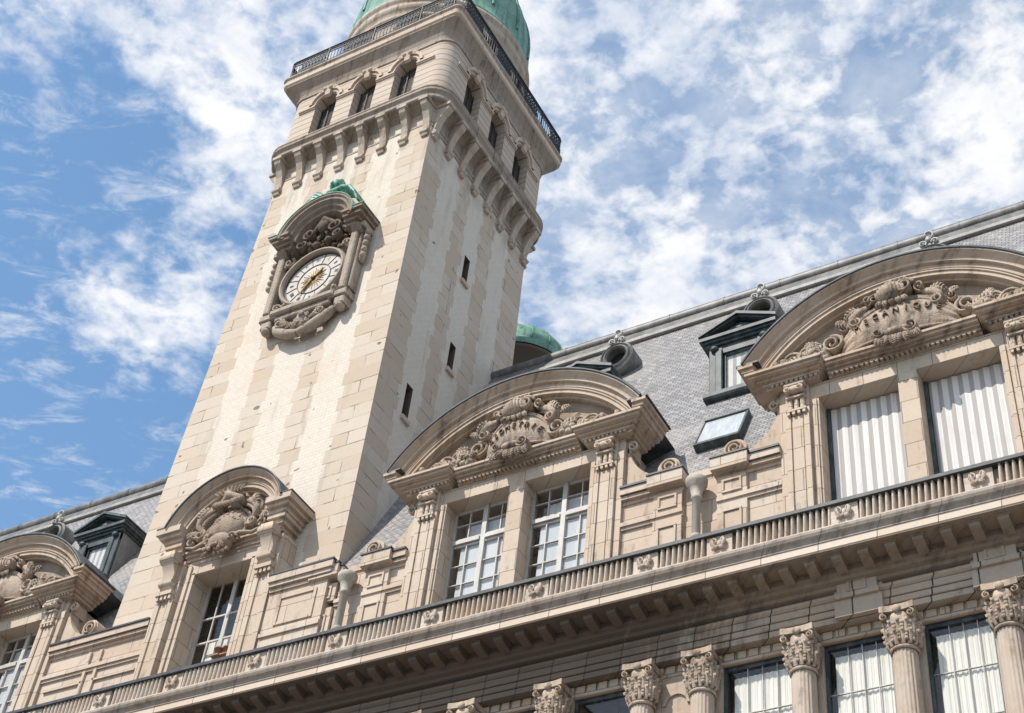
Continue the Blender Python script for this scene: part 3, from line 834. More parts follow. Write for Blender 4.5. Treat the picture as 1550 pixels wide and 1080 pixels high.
    mb.volute(xc+.36, 27.10, y-.36, .20, 1.8, 1, math.pi, .055, .22); mb.volute(xc-.40, 27.12, y-.36, .15, 1.5, -1, 0, .05, .22)
    for k in range(6): mb.leaf((xc-.32+.13*k, y-.46, 27.08), R(-90-30+12*k+rnd.uniform(-8, 8)), rnd.uniform(.30, .46), .20, curl=rnd.uniform(-.3, .3), proud=.10)
    mb.ball((xc, y-.42, 26.84), (.16, .10, .15)); mb.ball((xc-.02, y-.60, 27.08), (.09, .06, .07))
    mb.build('cartouche', 'carve', parent)
    for sg in (-1, 1):
        mb = MB()
        garland(mb, xc+sg*(hw+.40), 27.12, xc+sg*3.05, 27.10, y-.10, 15, .10, .055, rnd)
        mb.build('fruit_garland', 'carve', parent)
    return surf

LAYERS = [(26.72, 26.80, .03), (26.80, 26.87, .12), (26.87, 26.93, .22), (26.93, 27.0, .36), (27.0, 27.07, .43)]
ENDS = [(27.072, 27.14, .46), (27.142, 27.24, .52), (27.242, 27.33, .60)]
def double_dormer(xc, win, text, kind, note):
    mb = MB(); yw = -.10
    for a, b in ((-3.0, -2.07), (2.07, 3.0)): mb.box(xc+a, xc+b, yw, 2.6 if True else 0, 21.7, 26.28)
    mb.box(xc-.22, xc+.22, yw, .62, 21.7, 26.28)
    mb.box(xc-3.0, xc+3.0, yw, 2.6, 26.282, 26.718)
    # inner jamb mouldings
    for s in (-1, 1):
        mb.box(xc+s*2.16-.045, xc+s*2.16+.045, yw-.05, yw-.002, 21.7, 26.22)
        mb.box(xc+s*2.92-.08, xc+s*2.92+.08, yw-.06, yw-.002, 21.7, 26.3)
    # interior
    mb.box(xc-2.07, xc+2.07, 1.9, 2.0, 21.7, 26.28, 1)
    # dormer roof running back into the slates
    dz = 24.98
    d = mb.build('stone_dormer', ['dorm', 'interior'], bld)
    if note: tag(d, note)
    mb = MB()
    mb.arc(xc, 25.0, [(4.31, .60), (4.31, 2.9), (3.5, 2.9), (3.5, .60)], R(-57), R(57), 36, 0, True)
    mb.arc(xc, 25.0, [(4.345, -.79), (4.405, -.79), (4.405, .66), (4.345, .66)], R(-57.2), R(57.2), 44, 0, True)
    for s in (-1, 1): mb.box(xc+s*3.56-.28, xc+s*3.56+.28, -.74, .64, 27.333, 27.38)
    mb.build('lead_capping', 'lead', d)
    # pilasters
    for s in (-1, 1):
        mb = MB()
        mb.box(xc+s*2.55-.28, xc+s*2.55+.28, -.20, yw-.001, 21.7, 26.715)
        for k in (-1, 1): mb.box(xc+s*2.55+k*.22-.06, xc+s*2.55+k*.22+.06, -.245, -.202, 21.7, 25.75)
        mb.box(xc+s*2.55-.12, xc+s*2.55+.12, -.225, -.202, 21.7, 25.75)
        console(mb, xc+s*2.55, -.21, 25.80, 26.70, .25)
        # side console under the return
        mb.volute(xc+s*3.16, 26.45, .05, .17, 1.4, -s, math.pi/2, .06, .10)
        mb.box(xc+s*3.06-.06, xc+s*3.06+.06, -.02, .5, 26.3, 26.7)
        mb.build('pilaster', 'dorm', d)
    # entablature with dentils
    mb = MB()
    for z0, z1, ov in LAYERS:
        mb.box(xc-1.78, xc+1.78, -.13-ov*.75, .0, z0, z1)
        for s in (-1, 1):
            xa, xb = sorted((xc+s*(1.98-ov*.5), xc+s*(3.22+ov)))
            mb.box(xa, xb, -.27-ov, .58, z0, z1-.001)
    for z0, z1, ov in ENDS:
        for s in (-1, 1):
            xa, xb = sorted((xc+s*3.42, xc+s*(3.20+ov)))
            mb.box(xa, xb, -.26-ov*.80, .60, z0, z1)
    x = -1.70
    while x < 1.72: mb.box(xc+x, xc+x+.065, -.26, -.155, 26.735, 26.797); x += .118
    for s in (-1, 1):
        x = 2.02
        while x < 3.1: mb.box(xc+s*x-.0325, xc+s*x+.0325, -.375, -.302, 26.735, 26.797); x += .118
    mb.build('cornice', 'dmould', d)
    # arched pediment ring + tympanum
    mb = MB()
    mb.arc(xc, 25.0, [(4.342, .60), (4.342, -.76), (4.31, -.76), (4.27, -.69), (4.21, -.60), (4.17, -.585), (4.165, -.60), (4.125, -.60), (4.12, -.50), (4.00, -.50), (3.985, -.46), (3.965, -.44), (3.96, -.50), (3.93, -.50), (3.925, -.46), (3.83, -.46), (3.82, -.30), (3.78, -.28), (3.78, .60)], R(-57.2), R(57.2), 48)
    mb.build('arched_pediment', 'dmould', d)
    mb = MB()
    pl = [(xc-3.2, 26.9), (xc+3.2, 26.9)]+[(xc+3.79*math.sin(a), 25+3.79*math.cos(a)) for a in np.linspace(R(57), R(-57), 30)]
    mb.extrY(pl, -.10, .3)
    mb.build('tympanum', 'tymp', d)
    surf = cartouche(xc, kind, d)
    if text:
        if kind == 'wide': letters_arc(d, text, xc+.04, 24.30, 3.40, .20, surf, .070, .06, 'letter')
        else: letters_arc(d, text, xc+.02, 26.55, 1.14, .19, surf, .155, .06, 'letter')
    # side scrolls
    for s in (-1, 1):
        mb = MB()
        pl = [(xc+s*3.0, 25.12)]+[(xc+s*(4.15-1.13*math.sin(a)), 26.75-1.45*math.cos(a)) for a in np.linspace(0, math.pi/2, 14)]
        pl = [(xc+s*3.0, 25.12), (xc+s*4.15, 25.12)]+pl[1:]
        mb.extrY(pl[::s], -.02, .34)
        mb.lathe(0, 0, [(.0, 0)], 3) if False else None
        cyl = [(xc+s*4.16+.29*math.cos(a), 25.44+.29*math.sin(a)) for a in np.linspace(0, 2*math.pi, 25)[:-1]]
        mb.extrY(cyl, -.06, .36, 0)
        mb.volute(xc+s*4.16, 25.44, -.06, .285, 2.2, s, -math.pi/2, .065, .05)
        mb.build('side_scroll', 'dmould', d)
    # window fillings
    for a, b in ((-2.07, -.22), (.22, 2.07)):
        if win == 'casement': casement(xc+a, xc+b, 21.9, 25.25, 26.28, .40, d)
        else:
            mb = MB(); mb.box(xc+a, xc+a+.09, .36, .44, 21.7, 26.28); mb.box(xc+b-.05, xc+b, .36, .44, 21.7, 26.28)
            mb.build('window_frame', 'zincdark', d)
            mb = MB(); N = 40; X0, X1 = xc+a+.10, xc+b-.05
            for k in range(N):
                xa = X0+(X1-X0)*k/N; xb = X0+(X1-X0)*(k+1)/N
                ya, yb = .41+.012*math.sin(xa*27), .41+.012*math.sin(xb*27)
                mb.add([(xa, ya, 21.7), (xb, yb, 21.7), (xb, yb, 26.25), (xa, ya, 26.25)], [(0, 1, 2, 3)], 0, True)
            mb.build('striped_curtain', 'striped', d)
    return d
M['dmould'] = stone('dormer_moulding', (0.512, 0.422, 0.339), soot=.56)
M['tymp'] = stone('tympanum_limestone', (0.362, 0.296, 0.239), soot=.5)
M['letter'] = stone('letter_limestone', (.21, .165, .125), soot=.2)  # dark base stands in for the shadows that pick out the letters
double_dormer(-6.5, 'curtain', 'MECANIQUE', 'wide', 'stone dormer with striped curtains and the carved word MECANIQUE')
double_dormer(3.5, 'casement', None, 'shield', None)
double_dormer(-16.5, 'casement', 'GEOMETRIE', 'shield', 'stone dormer with white glazed casements right of the tower')
double_dormer(-34.5, 'casement', None, 'shield', 'stone dormer at the far left, half out of the picture')

def single_dormer(xc):
    yw = -.10; mb = MB()
    for a, b in ((-2.05, -.985), (.985, 2.05)): mb.box(xc+a, xc+b, yw, .6, 21.7, 26.28)
    mb.box(xc-2.05, xc+2.05, yw, .6, 26.282, 26.80)
    for s in (-1, 1):
        mb.box(xc+s*1.20-.06, xc+s*1.20+.06, yw-.06, yw-.002, 21.7, 26.6)
        mb.box(xc+s*1.04-.05, xc+s*1.04+.05, yw-.025, yw-.002, 21.7, 26.35)
    mb.box(xc-1.1, xc+1.1, yw-.025, yw-.002, 26.30, 26.40)
    mb.box(xc-1.0, xc+1.0, 1.9, 2.0, 21.7, 26.3, 1)
    d = mb.build('stone_dormer', ['dorm', 'interior'], bld)
    tag(d, 'narrow stone dormer with a tall round pediment at the foot of the clock tower')
    for s in (-1, 1):
        mb = MB(); xp = xc+s*1.70
        mb.box(xp-.32, xp+.32, -.22, yw-.001, 21.7, 26.80)
        for k in (-1, 1): mb.box(xp+k*.23-.08, xp+k*.23+.08, -.27, -.222, 21.7, 25.5)
        # tall scrolled console
        mb.extr([(-.22, 25.75), (-.34, 25.8), (-.42, 26.0), (-.40, 26.3), (-.52, 26.5), (-.62, 26.7), (-.62, 26.95), (-.22, 27.0)], xp-.20, xp+.20, 0, True)
        mb.tube([(xp-.26, -.50, 26.75), (xp+.26, -.50, 26.75)], .17, 14); mb.tube([(xp-.23, -.36, 26.0), (xp+.23, -.36, 26.0)], .11, 12)
        mb.box(xp-.28, xp+.28, -.40, -.2, 25.62, 25.74)
        for k in range(4): mb.box(xp-.24+.14*k, xp-.24+.14*k+.08, -.36, -.2, 25.48, 25.618)
        mb.build('pilaster', 'dorm', d)
    mb = MB()
    for z0, z1, ov in ((26.80, 26.90, .05), (26.90, 27.0, .12), (27.0, 27.06, .2)):
        mb.box(xc-1.42, xc+1.42, yw-ov, .5, z0, z1)
    for z0, z1, ov in ((26.96, 27.08, .0), (27.08, 27.22, .10), (27.22, 27.36, .20), (27.36, 27.50, .24), (27.50, 27.62, .36), (27.62, 27.82, .46)):
        for s in (-1, 1):
            xa, xb = sorted((xc+s*1.50, xc+s*(1.90+ov)))
            mb.box(xa, xb, -.27-ov*.95, .40, z0, z1-.001)
    mb.build('cornice', 'dmould', d)
    mb = MB(); cz = 27.17
    mb.arc(xc, cz, [(2.10, .40), (2.10, -.74), (2.07, -.74), (2.03, -.67), (1.97, -.58), (1.935, -.57), (1.93, -.59), (1.90, -.59), (1.895, -.48), (1.79, -.48), (1.775, -.43), (1.77, -.47), (1.745, -.47), (1.74, -.43), (1.64, -.43), (1.62, -.28), (1.58, -.26), (1.58, .40)], R(-74), R(74), 44)
    mb.build('arched_pediment', 'dmould', d)
    mb = MB()
    mb.arc(xc, cz, [(2.104, -.78), (2.155, -.78), (2.155, .44), (2.104, .44)], R(-73), R(73), 40, 0, True)
    for s in (-1, 1): mb.box(xc+s*2.16-.22, xc+s*2.16+.22, -.72, .42, 27.822, 27.86)
    mb.build('lead_capping', 'lead', d)
    mb = MB()
    mb.extrY([(xc-1.5, 27.0), (xc+1.5, 27.0)]+[(xc+1.59*math.sin(a), cz+1.59*math.cos(a)) for a in np.linspace(R(72), R(-72), 24)], -.10, .3)
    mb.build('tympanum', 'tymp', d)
    rnd = random.Random(5); y = -.10; mb = MB()
    # oval shield with carved face
    nu, nv = 24, 16; v = []; fc = []
    for j in range(nv+1):
        for i in range(nu+1):
            a = 2*math.pi*i/nu; q = j/nv
            v.append((xc+.62*q*math.cos(a), y-.12-.36*math.sqrt(max(0, 1-q*q)), 27.58+.52*q*math.sin(a)))
    for j in range(nv):
        for i in range(nu): b = j*(nu+1)+i; fc.append((b, b+1, b+nu+2, b+nu+1))
    mb.add(v, fc, 0, True)
    for k in range(60):
        a = rnd.uniform(-.2, math.pi+.2); q = rnd.uniform(.25, .9); mb.ball((xc+.6*q*math.cos(a), y-.12-.35*math.sqrt(1-q*q), 27.62+.48*q*math.sin(a)), rnd.uniform(.02, .045), 6, 4)
    mb.tube([(xc+.68*math.cos(a), y-.16, 27.58+.58*math.sin(a)) for a in np.linspace(0, 2*math.pi, 33)], .065, 8)
    for s in (-1, 1):
        pts = [(xc+s*(.30+.72*math.sin(q*2.5)), y-.20-.16*math.sin(q*3), 28.42-1.0*q) for q in np.linspace(0, 1, 16)]
        mb.tube(pts, [.05+.06*math.sin(math.pi*q) for q in np.linspace(.15, 1, 16)], 9)
        for of in (-.11, .10): mb.tube([(a+s*of, b+.06, c+of*.6) for a, b, c in pts], [.03+.05*math.sin(math.pi*q) for q in np.linspace(.15, 1, 16)], 7)
        mb.leaf((xc+s*.62, y-.22, 28.30), R(90-s*95), .60, .28, curl=-s*.8, proud=.2); mb.leaf((xc+s*1.05, y-.1, 27.75), R(90-s*150), .5, .26, curl=s*.6, proud=.18)
        mb.volute(xc+s*.92, 27.42, y, .22, 1.4, s, math.pi*.5, .08, .30)
        mb.volute(xc+s*1.22, 27.28, y, .24, 1.2, -s, 0 if s < 0 else math.pi, .07, .24)
        mb.tube([(xc+s*.2, y-.36, 27.02), (xc+s*.6, y-.34, 27.08), (xc+s*1.0, y-.30, 27.0), (xc+s*1.35, y-.28, 27.12)], [.06, .07, .06, .04], 7)
        garland(mb, xc+s*.75, 27.2, xc+s*1.1, 27.7, y-.05, 5, .08, .05, rnd)
    mb.tube([(xc-.34, y-.36, 28.30), (xc, y-.52, 28.42), (xc+.34, y-.36, 28.36)], [.10, .16, .11], 12)
    mb.ball((xc-.05, y-.50, 28.50), (.15, .14, .15));
    for k in range(9): mb.leaf((xc-.36+.09*k, y-.44, 28.34), R(-90-28+7*k), .30, .15, curl=.2, proud=.1)
    mb.volute(xc+.38, 28.30, y-.1, .24, 1.5, 1, 0, .08, .32); mb.volute(xc-.38, 28.22, y-.1, .20, 1.4, -1, math.pi, .07, .30)
    for k in range(8): mb.leaf((xc-.3+.09*k, y-.46, 28.48), R(150-17*k), .26, .10, curl=.2, proud=.08)
    # hanging basket below
    mb.ball((xc, y-.36, 26.86), (.40, .28, .30), 14, 10)
    for k in range(22): mb.ball((xc+rnd.uniform(-.34, .34), y-.50-rnd.uniform(0, .14), 26.62+rnd.uniform(-.12, .1)), rnd.uniform(.04, .075), 7, 5)
    mb.volute(xc+.42, 26.92, y-.24, .17, 1.3, 1, 0, .06, .2); mb.volute(xc-.42, 26.92, y-.24, .17, 1.3, -1, math.pi, .06, .2)
    for k in range(7): mb.leaf((xc-.3+.1*k, y-.40, 26.6), R(-90-36+12*k), .26, .10, curl=.1, proud=.06)
    mb.build('cartouche', 'carvedark', d)
    # window
    mb = MB(); y = .55; x0, x1 = xc-.985, xc+.985
    for xx, w in ((x0+.05, .10), (x1-.05, .10), (xc, .13)): mb.box(xx-w/2, xx+w/2, y-.04, y+.03, 21.9, 26.28)
    for xx in (xc-.47, xc+.47): mb.box(xx-.018, xx+.018, y-.03, y+.02, 21.9, 26.28)
    for zz in (25.15, 24.35, 23.6, 22.9):
        mb.box(x0+.102, xc-.067, y-.034, y+.022, zz-.025, zz+.025); mb.box(xc+.067, x1-.102, y-.034, y+.022, zz-.025, zz+.025)
    mb.build('casement_window', 'paint', d)
    mb = MB(); mb.box(x0+.09, x1-.09, y-.005, y+.001, 21.9, 26.27); mb.build('window_pane', 'glass', d)
    mb = MB(); mb.box(x0+.35, x1-.1, y+.22, y+.24, 21.9, 24.5); mb.build('window_blind', 'curtain', d)
M['carvedark'] = stone('sooty_carved_limestone', (0.422, 0.339, 0.268), soot=.58, grain=1.9)
single_dormer(-25.78)
# flower pots on the sill of the narrow dormer
for k, (xx, yy, lab) in enumerate(((-25.32, .10, 'left terracotta pot of the two on the narrow dormer sill'), (-25.06, .14, 'right terracotta pot of the two on the narrow dormer sill'))):
    mb = MB(); mb.box(xx-.14, xx+.14, yy-.14, yy+.14, 23.36, 23.40); mb.lathe(xx, yy, [(.0, 23.4), (.08, 23.4), (.11, 23.6), (.13, 23.6), (.13, 23.65), (.10, 23.65), (.09, 23.6), (0, 23.6)], 14)
    o = mb.build('flower_pot', 'terra'); tag(o, lab, 'flower pot', 'flower pots on the dormer sill')

# ================================================================== CLOCK TOWER
tw = thing('clock_tower', 'tall square pale stone clock tower with belfry storey, iron balcony and green copper dome', 'tower', (-25.7, 3.9, 0))
TC = (-25.7, 3.9)
mb = MB()
zb, zt = 20.0, 46.2
B = [(-30.25, .38), (-22.13, .38), (-22.13, 7.55), (-30.25, 7.55)]
T = [(-29.05, .46), (-22.31, .46), (-22.31, 7.30), (-29.05, 7.30)]
def at(q): return [(b[0]+(t[0]-b[0])*q, b[1]+(t[1]-b[1])*q) for b, t in zip(B, T)]
SLITS = [(3.78, 36.5, 1.2, 'a'), (1.98, 32.95, 1.35, 'b'), (3.78, 40.75, 1.25, 'c')]
# front, left, back
def quad(a, b, mi):
    mb.add([(*B[a], zb), (*B[b], zb), (*T[b], zt), (*T[a], zt)], [(0, 1, 2, 3)], mi)
def fp(x, z):
    q = (z-zb)/(zt-zb); p = at(q); return (min(max(x, p[0][0]), p[1][0]), p[0][1], z)
for (xa, xb, za, zc_) in ((-99, -26.85, zb, 26.5), (-24.70, 99, zb, 26.5), (-99, 99, 26.5, zt)):
    mb.add([fp(xa, za), fp(xb, za), fp(xb, zc_), fp(xa, zc_)], [(0, 1, 2, 3)], 0)
quad(3, 0, 1); quad(2, 3, 0)
# right face as a grid with slit openings
ys = sorted({-1.0, 99.0} | {s[0]-.17 for s in SLITS} | {s[0]+.17 for s in SLITS})
zs = sorted({zb, zt} | {s[1]-s[2]/2 for s in SLITS} | {s[1]+s[2]/2 for s in SLITS})
def rp(y, z):
    q = (z-zb)/(zt-zb); p = at(q); y = min(max(y, p[1][1]), p[2][1]); return (p[1][0], y, z)
for i in range(len(ys)-1):
    for j in range(len(zs)-1):
        ym, zm = (ys[i]+ys[i+1])/2, (zs[j]+zs[j+1])/2
        if any(abs(ym-s[0]) < .17 and abs(zm-s[1]) < s[2]/2 for s in SLITS): continue
        mb.add([rp(ys[i], zs[j]), rp(ys[i+1], zs[j]), rp(ys[i+1], zs[j+1]), rp(ys[i], zs[j+1])], [(0, 1, 2, 3)], 1)
for y, z, h, k in SLITS:
    x0 = rp(y, z)[0]; a, b = y-.17, y+.17; z0, z1 = z-h/2, z+h/2; xi = x0-.75
    P = [rp(a, z0), rp(b, z0), rp(b, z1), rp(a, z1)]; Q = [(xi, q[1], q[2]) for q in P]
    mb.add(P+Q, [(0, 1, 5, 4), (1, 2, 6, 5), (2, 3, 7, 6), (3, 0, 4, 7)], 3)  # slit reveals in the dark stone, recess shade put into the colour
    mb.add(Q, [(0, 1, 2, 3)], 2)
mb.add([(*q, zt) for q in T], [(0, 1, 2, 3)], 0)
shaft = mb.build('shaft', ['tower_x', 'tower_y', 'dark', 'under'], tw)
for y, z, h, k in SLITS:
    mb = MB(); x0 = rp(y, z-h/2)[0]
    mb.box(x0-.2, x0+.10, y-.22, y+.22, z-h/2-.16, z-h/2-.002)
    mb.build('window_sill', 'stone', shaft)
# corbels
def rsq(h, r, n=8):
    """rounded square outline"""
    out = []
    for cx, cy, a0 in ((1, -1, -90), (1, 1, 0), (-1, 1, 90), (-1, -1, 180)):
        for k in range(n+1):
            a = R(a0+90*k/n); out.append((TC[0]+cx*(h-r)+r*math.cos(a), TC[1]+cy*(h-r)+r*math.sin(a)))
    return out
def ringloft(mb, lay, n=8, mi=0, smooth=False):
    mb.loft([[(x, y, z) for x, y in rsq(h, max(r, .01), n)] for h, r, z in lay], True, smooth, mi)
HS = 3.38
mb = MB()
cprof = [(.02, 44.42), (-.12, 44.45), (-.17, 44.62), (-.10, 44.80), (-.13, 45.05), (-.20, 45.35), (-.33, 45.65), (-.50, 45.85), (-.56, 46.0), (-.56, 46.16), (.02, 46.16)]
cp = None
for side in range(4):
    for k in range(8):
        if cp is None:
            m2 = MB(); m2.extr(cprof, -.135, .135); m2.tube([(-.17, -.10, 44.66), (.17, -.10, 44.66)], .11, 10)
            m2.box(-.2, .2, -.60, .0, 46.02, 46.17)
            cp = m2.build('corbel', 'corb', tw); o = cp
        else:
            o = cp.copy(); COL.objects.link(o); setp(o, tw)
        off = -3.22+.92*k
        o.matrix_basis = Matrix.Translation((TC[0], TC[1], 0)) @ Matrix.Rotation(side*math.pi/2, 4, 'Z') @ Matrix.Translation((off, -HS-.02, 0))
# band, cornice
mb = MB()
ringloft(mb, [(3.38, .02, 45.0), (3.44, .03, 45.02), (3.44, .03, 45.14), (3.40, .03, 45.16), (3.46, .05, 45.2), (3.46, .05, 45.3), (3.40, .05, 45.36), (3.41, .2, 45.9), (3.6, .5, 46.1), (3.75, .7, 46.17)])
ringloft(mb, [(3.2, .5, 46.172), (3.92, .85, 46.172), (3.96, .88, 46.22), (3.96, .88, 46.34), (3.90, .84, 46.38), (3.95, .88, 46.46), (4.03, .94, 46.55), (4.03, .94, 46.68)])
ringloft(mb, [(4.03, .94, 46.68), (4.05, .95, 46.69), (4.05, .95, 46.76), (3.6, .8, 46.92)], mi=1)
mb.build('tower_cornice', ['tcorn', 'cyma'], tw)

# belfry storey
HB = 3.70; RB = .62; ZB0, ZB1 = 46.85, 50.0; WR = .50; SPR = 49.12
WC = (-1.82, 0, 1.82)
def belfry_side(mb, side, mw):
    ang = side*math.pi/2; ca, sa = math.cos(ang), math.sin(ang)
    def X(u, d, z):   # u along face, d outward
        x, y = u, -(HB+d); return (TC[0]+x*ca-y*sa, TC[1]+x*sa+y*ca, z)
    def poly(pts, mi=0): mb.add([X(*p) for p in pts], [tuple(range(len(pts)))], mi)
    ue = HB-RB; edges = [-ue]
    for w in WC: edges += [w-WR, w+WR]
    edges.append(ue)
    for k in range(0, 8, 2): poly([(edges[k], 0, ZB0), (edges[k+1], 0, ZB0), (edges[k+1], 0, ZB1), (edges[k], 0, ZB1)])
    N = 14
    for w in WC:
        arc = [(w+WR*math.cos(a), SPR+WR*math.sin(a)) for a in np.linspace(0, math.pi, N+1)]
        for i in range(N):
            (x0, z0), (x1, z1) = arc[i], arc[i+1]
            poly([(x0, 0, z0), (x0, 0, ZB1), (x1, 0, ZB1), (x1, 0, z1)])
        out = [(w+WR, ZB0)]+arc+[(w-WR, ZB0)]
        for i in range(len(out)-1):
            (x0, z0), (x1, z1) = out[i], out[i+1]
            mb.add([X(x0, 0, z0), X(x1, 0, z1), X(x1, -.42, z1), X(x0, -.42, z0)], [(0, 1, 2, 3)], 0)
        # window set back
        poly([(x, -.41, z) for x, z in out], 1)
        m2 = MB()
        def bx(u0, u1, d0, d1, z0, z1, mm=mb, mi=0):
            v = [X(u, d, z) for z in (z0, z1) for d in (d0, d1) for u in (u0, u1)]
            mm.add(v, [(0, 2, 3, 1), (4, 5, 7, 6), (0, 1, 5, 4), (2, 6, 7, 3), (0, 4, 6, 2), (1, 3, 7, 5)], mi)
        bx(w-WR, w+WR, -.39, .12, ZB0, ZB0+.15)                       # sill
        for du in (-.46, -.16, .16, .46): bx(w+du-.012, w+du+.012, -.38, -.34, ZB0+.15, SPR+.36, m2)
        for zz in (47.5, 48.0): bx(w-.47, w+.47, -.375, -.345, zz-.01, zz+.01, m2)
        mw.append(m2)
        # archivolt
        for r0, r1, d in ((WR+.02, WR+.20, .05), (WR+.14, WR+.27, .13)):
            v = []; f = []
            for i, a in enumerate(np.linspace(0, math.pi, 17)):
                for (r_, d_) in ((r0, .0), (r0, d), (r1, d), (r1, .0)): v.append(X(w+r_*math.cos(a), d_, SPR+.03+r_*math.sin(a)))
            for i in range(16):
                for q in range(4): b = i*4; f.append((b+q, b+(q+1) % 4, b+4+(q+1) % 4, b+4+q))
            mb.add(v, f, 2)
        # keystone scroll
        v0 = [X(w-.13, 0, SPR+.34), X(w+.13, 0, SPR+.34), X(w+.19, 0, SPR+.86), X(w-.19, 0, SPR+.86), X(w-.11, .10, SPR+.40), X(w+.11, .10, SPR+.40), X(w+.15, .18, SPR+.84), X(w-.15, .18, SPR+.84)]
        mb.add(v0, [(0, 1, 5, 4), (4, 5, 6, 7), (1, 2, 6, 5), (3, 0, 4, 7), (2, 3, 7, 6)], 2)
        for s in (-1, 1):
            c = X(w+s*.13, .12, SPR+.74); mb.ball(c, .11, 10, 7, 2)
            mb.ball(X(w+s*.34, .06, SPR+.70), .11, 8, 6, 2)
    # impost strings between the arches
    for k in range(0, 8, 2):
        a, b = edges[k], edges[k+1]
        e0 = .0 if k == 0 else .03; 
        bx(a, b-(.0), -.01, .09, SPR-.10, SPR+.0, mb, 2); bx(a, b, -.01, .05, SPR-.16, SPR-.102, mb, 2)
mb = MB(); mw = []
for side in range(4): belfry_side(mb, side, mw)
for cx, cy, a0 in ((1, -1, -90), (1, 1, 0), (-1, 1, 90), (-1, -1, 180)):
    r = RB; N = 12
    pts = [(TC[0]+cx*(HB-r)+r*math.cos(R(a0+90*k/N)), TC[1]+cy*(HB-r)+r*math.sin(R(a0+90*k/N))) for k in range(N+1)]
    mb.add([(x, y, ZB0) for x, y in pts]+[(x, y, ZB1) for x, y in pts], [(k, k+1, N+2+k, N+1+k) for k in range(N)], 0, True)
bf = mb.build('belfry', ['belfry', 'brownint', 'stone'], tw)
for m2 in mw: m2.build('window_grille', 'zincdark', bf)
# balcony slab
mb = MB()
ringloft(mb, [(HB, .62, 49.98), (HB+.05, .64, 50.0), (HB+.05, .64, 50.10), (HB+.0, .62, 50.12), (HB+.03, .6, 50.3), (HB+.12, .55, 50.5), (HB+.30, .42, 50.72), (HB+.36, .30, 50.78), (HB+.36, .30, 50.86)])
ringloft(mb, [(HB+.36, .30, 50.86), (HB+.42, .26, 50.90), (HB+.44, .25, 51.02)], mi=1)
ringloft(mb, [(HB+.44, .25, 51.02), (HB+.40, .24, 51.06), (HB+.40, .24, 51.22), (HB+.47, .26, 51.28), (HB+.47, .26, 51.34), (2.0, .5, 51.36)], mi=2)
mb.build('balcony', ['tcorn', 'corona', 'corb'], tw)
# wrought-iron balcony railing following the rounded outline
def rail_path(n_):
    h, r = HB+.36, .28
    pts = rsq(h, r, 14); pts.append(pts[0])
    P = [Vector((x, y, 0)) for x, y in pts]; L = [0]
    for a, b in zip(P, P[1:]): L.append(L[-1]+(b-a).length)
    return P, L
P_, L_ = rail_path(0)
def railpt(s):
    s %= L_[-1]
    for k in range(len(L_)-1):
        if L_[k+1] >= s:
            q = (s-L_[k])/max(1e-6, L_[k+1]-L_[k]); p = P_[k].lerp(P_[k+1], q); t = (P_[k+1]-P_[k]).normalized(); return p, t
ZR = 51.36
mb = MB()
n = 200
for z, r in ((ZR+.10, .03), (ZR+.98, .03), (ZR+1.10, .045), (ZR+.80, .018)):
    ring = []
    for k in range(n+1):
        p, t = railpt(L_[-1]*k/n); ring.append((p.x, p.y, z))
    mb.tube(ring, r, 6)
mb.build('handrail', 'iron', tw)
mb = MB(); step = .155; nb = int(L_[-1]/step)
for k in range(nb):
    p, t = railpt(L_[-1]*k/nb)
    def q(u, z): return (p.x+t.x*u, p.y+t.y*u, ZR+z)
    s_ = L_[-1]*k/nb
    ph = (s_ % 2.2)/2.2
    if k % 14 == 0: mb.tube([q(0, 0), q(0, 1.16)], .035, 6)
    else: mb.tube([q(0, .02), q(0, .98)], .015, 5)
    if .28 < ph < .80:       # scroll panel
        for sg in (-1, 1):
            mb.tube([q(sg*(.03+.10*math.sin(a*1.1)), .14+.13*a+.0*a) for a in np.linspace(0, 6, 12)], .018, 5)
        mb.tube([q(.07*math.cos(a)*(1-a/14), .30+.10*math.sin(a)*(1-a/14)) for a in np.linspace(0, 9, 14)], .016, 5)
        mb.tube([q(.07*math.cos(a)*(1-a/14), .66-.10*math.sin(a)*(1-a/14)) for a in np.linspace(0, 9, 14)], .016, 5)
        mb.ball(q(.05, .48), .045, 6, 4)
    else:
        mb.tube([q(.075*math.cos(a), .88+.07*math.sin(a)) for a in np.linspace(0, 6.28, 9)], .013, 5)
        mb.tube([q(.075+.04*math.cos(a), .22+.08*math.sin(a)) for a in np.linspace(0, 6.28, 8)], .012, 5)
mb.build('railing', 'iron', tw)['kind'] = 'stuff'

# drum and dome
mb = MB()
mb.lathe(*TC, [(3.72, 51.36), (3.72, 51.7), (3.62, 51.75), (3.62, 53.35), (3.70, 53.40), (3.72, 53.55), (3.66, 53.61), (3.80, 53.75), (3.86, 53.90), (3.86, 54.05), (3.80, 54.09), (3.88, 54.20), (3.95, 54.30), (3.95, 54.45), (3.8, 54.50), (3.6, 54.55)], 72)
drum = mb.build('drum', 'corb', tw)
for k in range(8):
    a = 2*math.pi*(k+.5)/8; cx, cy = TC[0]+3.66*math.cos(a), TC[1]+3.66*math.sin(a)
    m = Matrix.Translation((cx, cy, 0)) @ Matrix.Rotation(a+math.pi/2, 4, 'Z')
    m2 = MB(); m2.box(-.55, .55, -.12, .0, 52.0, 53.15)
    mb = MB(); mb.add([tuple(m @ Vector(v)) for v in m2.v], m2.f, 0)
    mb.build('drum_window', 'dark', drum)
mb = MB()
dp = [(3.86, 54.48), (3.90, 54.55), (3.90, 54.67), (3.80, 54.73), (3.80, 55.45)]
for k in range(15):
    t = k/14*R(84); dp.append((3.80*math.cos(t), 55.65+5.9*math.sin(t)))
mb.lathe(*TC, dp, 72)
dome = mb.build('dome', 'copper', tw)
